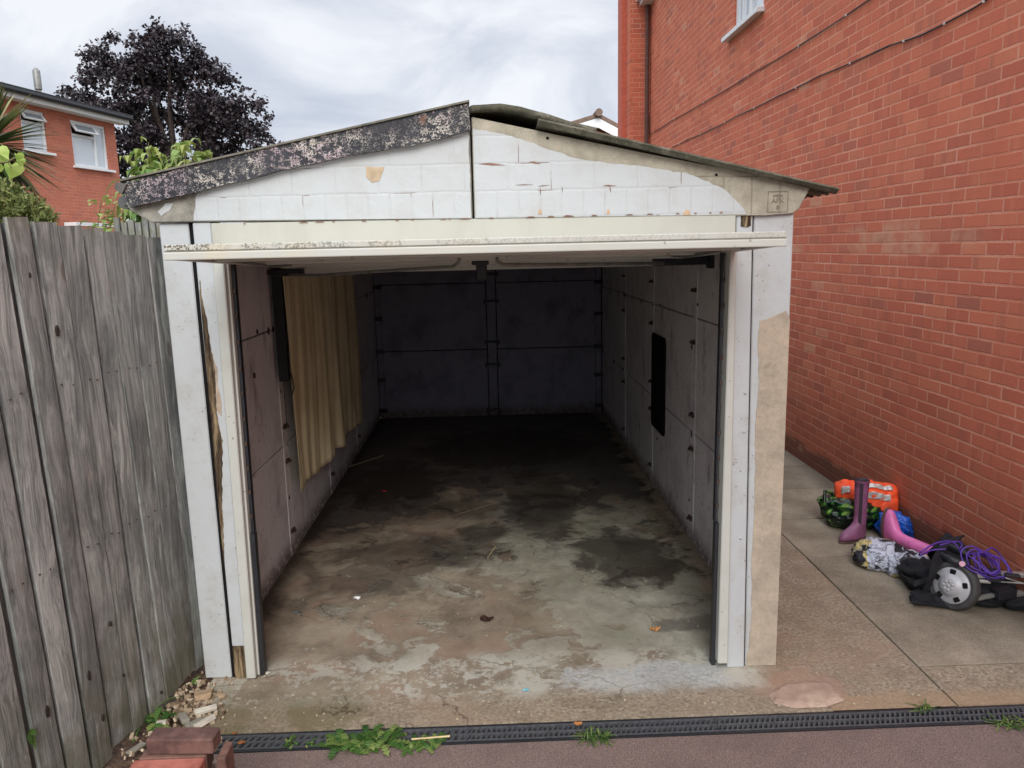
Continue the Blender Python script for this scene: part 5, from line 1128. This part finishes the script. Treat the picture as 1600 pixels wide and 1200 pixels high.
wh=bpy.data.objects.new('wheel',None); COL.objects.link(wh); wh.parent=tl_; wh.location=WC-Vector((2.55,3.75,0))
def wobj(name,bm,m,sm=True): return obj(name,bm,m,wh,sm)
bm=BM(); loft(bm,[wr(.097,.004),wr(.112,.010),wr(.122,.002),wr(.1265,-.015),wr(.126,-.040),wr(.120,-.052),wr(.097,-.054),wr(.097,.004)],(False,False)); wobj('tyre',bm,M_tyre)
bm=BM(); loft(bm,[wr(.0965,.002),wr(.090,.010),wr(.070,.014),wr(.050,.022),wr(.045,.032),wr(.030,.036),wr(.005,.037)],(True,True)); rim=wobj('rim',bm,M_hub)
bm=BM()
for k in range(5):
    a=2*math.pi*(k/5)+.3; d1=a1*math.cos(a)+a2*math.sin(a); d2=wa.cross(d1); c=WC+wa*.014+d1*.073
    obox(bm,c,(.012,.014,.006),Matrix((d1,d2,wa)).transposed())
bevel(bm,.003); isl('rim_hole',bm,M_dark,wh)
bm=BM()
for k in range(8):
    a=2*math.pi*k/7; r=.023 if k<7 else 0; c=WC+wa*.036+(a1*math.cos(a)+a2*math.sin(a))*r; bmesh.ops.create_uvsphere(bm,u_segments=8,v_segments=5,radius=.008,matrix=Matrix.Translation(c)@Matrix.Diagonal((1,1,1,1)))
isl('hub_dimple',bm,M_hub,wh,True)
bm=BM(); P=onz(1487,912,.13); tube(bm,[WC-wa*.075,WC-wa*.2],.012,8); obj('axle',bm,M_darkmetal,tl_)
def flat(a,b,w,h,m,name):
    a,b=Vector(a),Vector(b); d=(b-a).normalized(); s=Vector((0,0,1)).cross(d).normalized(); n=d.cross(s); bm=BM(); obox(bm,(a+b)/2,((b-a).length/2,w/2,h/2),Matrix((d,s,n)).transposed()); bevel(bm,.004,2); return obj(name,bm,m,tl_)
flat(pz(1505,896,.19),pz(1546,899,.19),.05,.018,M_alu,'frame_tube'); flat(pz(1508,904,.17),pz(1546,907,.17),.05,.016,M_alu,'frame_tube')
flat(pz(1556,896,.20),pz(1680,902,.20),.034,.022,M_alu,'frame_tube')
flat(pz(1575,930,.10),pz(1680,912,.10),.03,.022,M_alu,'frame_tube')
flat(pz(1526,935,.09),pz(1556,929,.10),.024,.018,M_galv,'frame_tube')
flat(pz(1540,898,.195),pz(1560,899,.195),.075,.045,M_darkmetal,'bracket'); flat(pz(1554,928,.11),pz(1582,925,.11),.06,.045,M_darkmetal,'bracket'); flat(pz(1570,898,.225),pz(1594,900,.225),.03,.012,M_darkmetal,'clip')
bm=BM(); tube(bm,[pz(1550,908,.16),pz(1680,918,.16)],.004,6); tube(bm,[pz(1560,900,.16),pz(1680,935,.14)],.004,6); obj('brace_rod',bm,M_alu,tl_)
random.seed(20); bm=BM(); q=Vector(onz(1545,925,.07)); blob(bm,(q.x,q.y+.02,.07),(.17,.10,.068),12,.22,4,2.2); q=Vector(onz(1585,935,.06)); blob(bm,(q.x+.02,q.y,.05),(.09,.06,.045),13,.2,4,2.2); obj('black_housing',bm,M_blk,tl_,True)
bm=BM(); tube(bm,[pz(1470,868,.25),pz(1500,880,.25)],.020,10); tube(bm,[pz(1484,855,.27),pz(1516,868,.26)],.022,10); tube(bm,[pz(1500,880,.24),pz(1512,884,.24)],.024,10); obj('handle_grip',bm,M_rubber,tl_,True)
bm=BM(); bmesh.ops.create_cone(bm,cap_ends=True,segments=16,radius1=.014,radius2=.014,depth=.012,matrix=Matrix.Translation(Vector(pz(1503,881,.26)))@Vector((-.3,-.8,.4)).to_track_quat('Z','Y').to_matrix().to_4x4()); obj('pink_knob',bm,plain('dusty_pink',sr(190,140,160),.5),tl_)
# purple cord
random.seed(23); bm=BM(); M_pur=plain('purple_cord',sr(84,52,150),.45,0,.15)
def curve(pts,n=12):
    P=[Vector(p) for p in pts]; out=[]
    for i in range(len(P)-1):
        p0,p1,p2,p3=P[max(i-1,0)],P[i],P[i+1],P[min(i+2,len(P)-1)]
        for k in range(n):
            t=k/n; out.append(.5*((2*p1)+(p2-p0)*t+(2*p0-5*p1+4*p2-p3)*t*t+(3*p1-p0-3*p2+p3)*t**3))
    return out+[P[-1]]
tube(bm,curve([pz(1478,858,.28),pz(1455,860,.27),pz(1438,868,.26),pz(1440,862,.30),pz(1462,849,.33),pz(1485,846,.33),pz(1498,856,.30),pz(1500,862,.28)]),.0045,6)
tube(bm,curve([pz(1468,852,.30),pz(1495,846,.32),pz(1503,852,.30),pz(1500,860,.28),pz(1515,862,.27),pz(1545,872,.26)]),.0045,6)
cc=Vector(pz(1543,880,.25))
for k in range(7):
    ph=random.random()*6.28; rx=random.uniform(.05,.10); rz=random.uniform(.03,.065); cx=cc+Vector((random.uniform(-.03,.03),random.uniform(-.03,.03),random.uniform(-.01,.015))); til=random.uniform(-.5,.1)
    tube(bm,curve([cx+Vector((rx*math.cos(a+ph),.05*math.sin(a*1.0+ph)+.02*math.cos(2*a),rz*math.sin(a+ph)+til*rx*math.cos(a+ph)+.012*math.sin(a*3+k))) for a in [q*2*math.pi/8 for q in range(9)]],6),.0042,6)
o=obj('purple_cord',bm,M_pur,None,True); tag(tobase(o),'tangled purple cord looped over the trolley handles','cord')
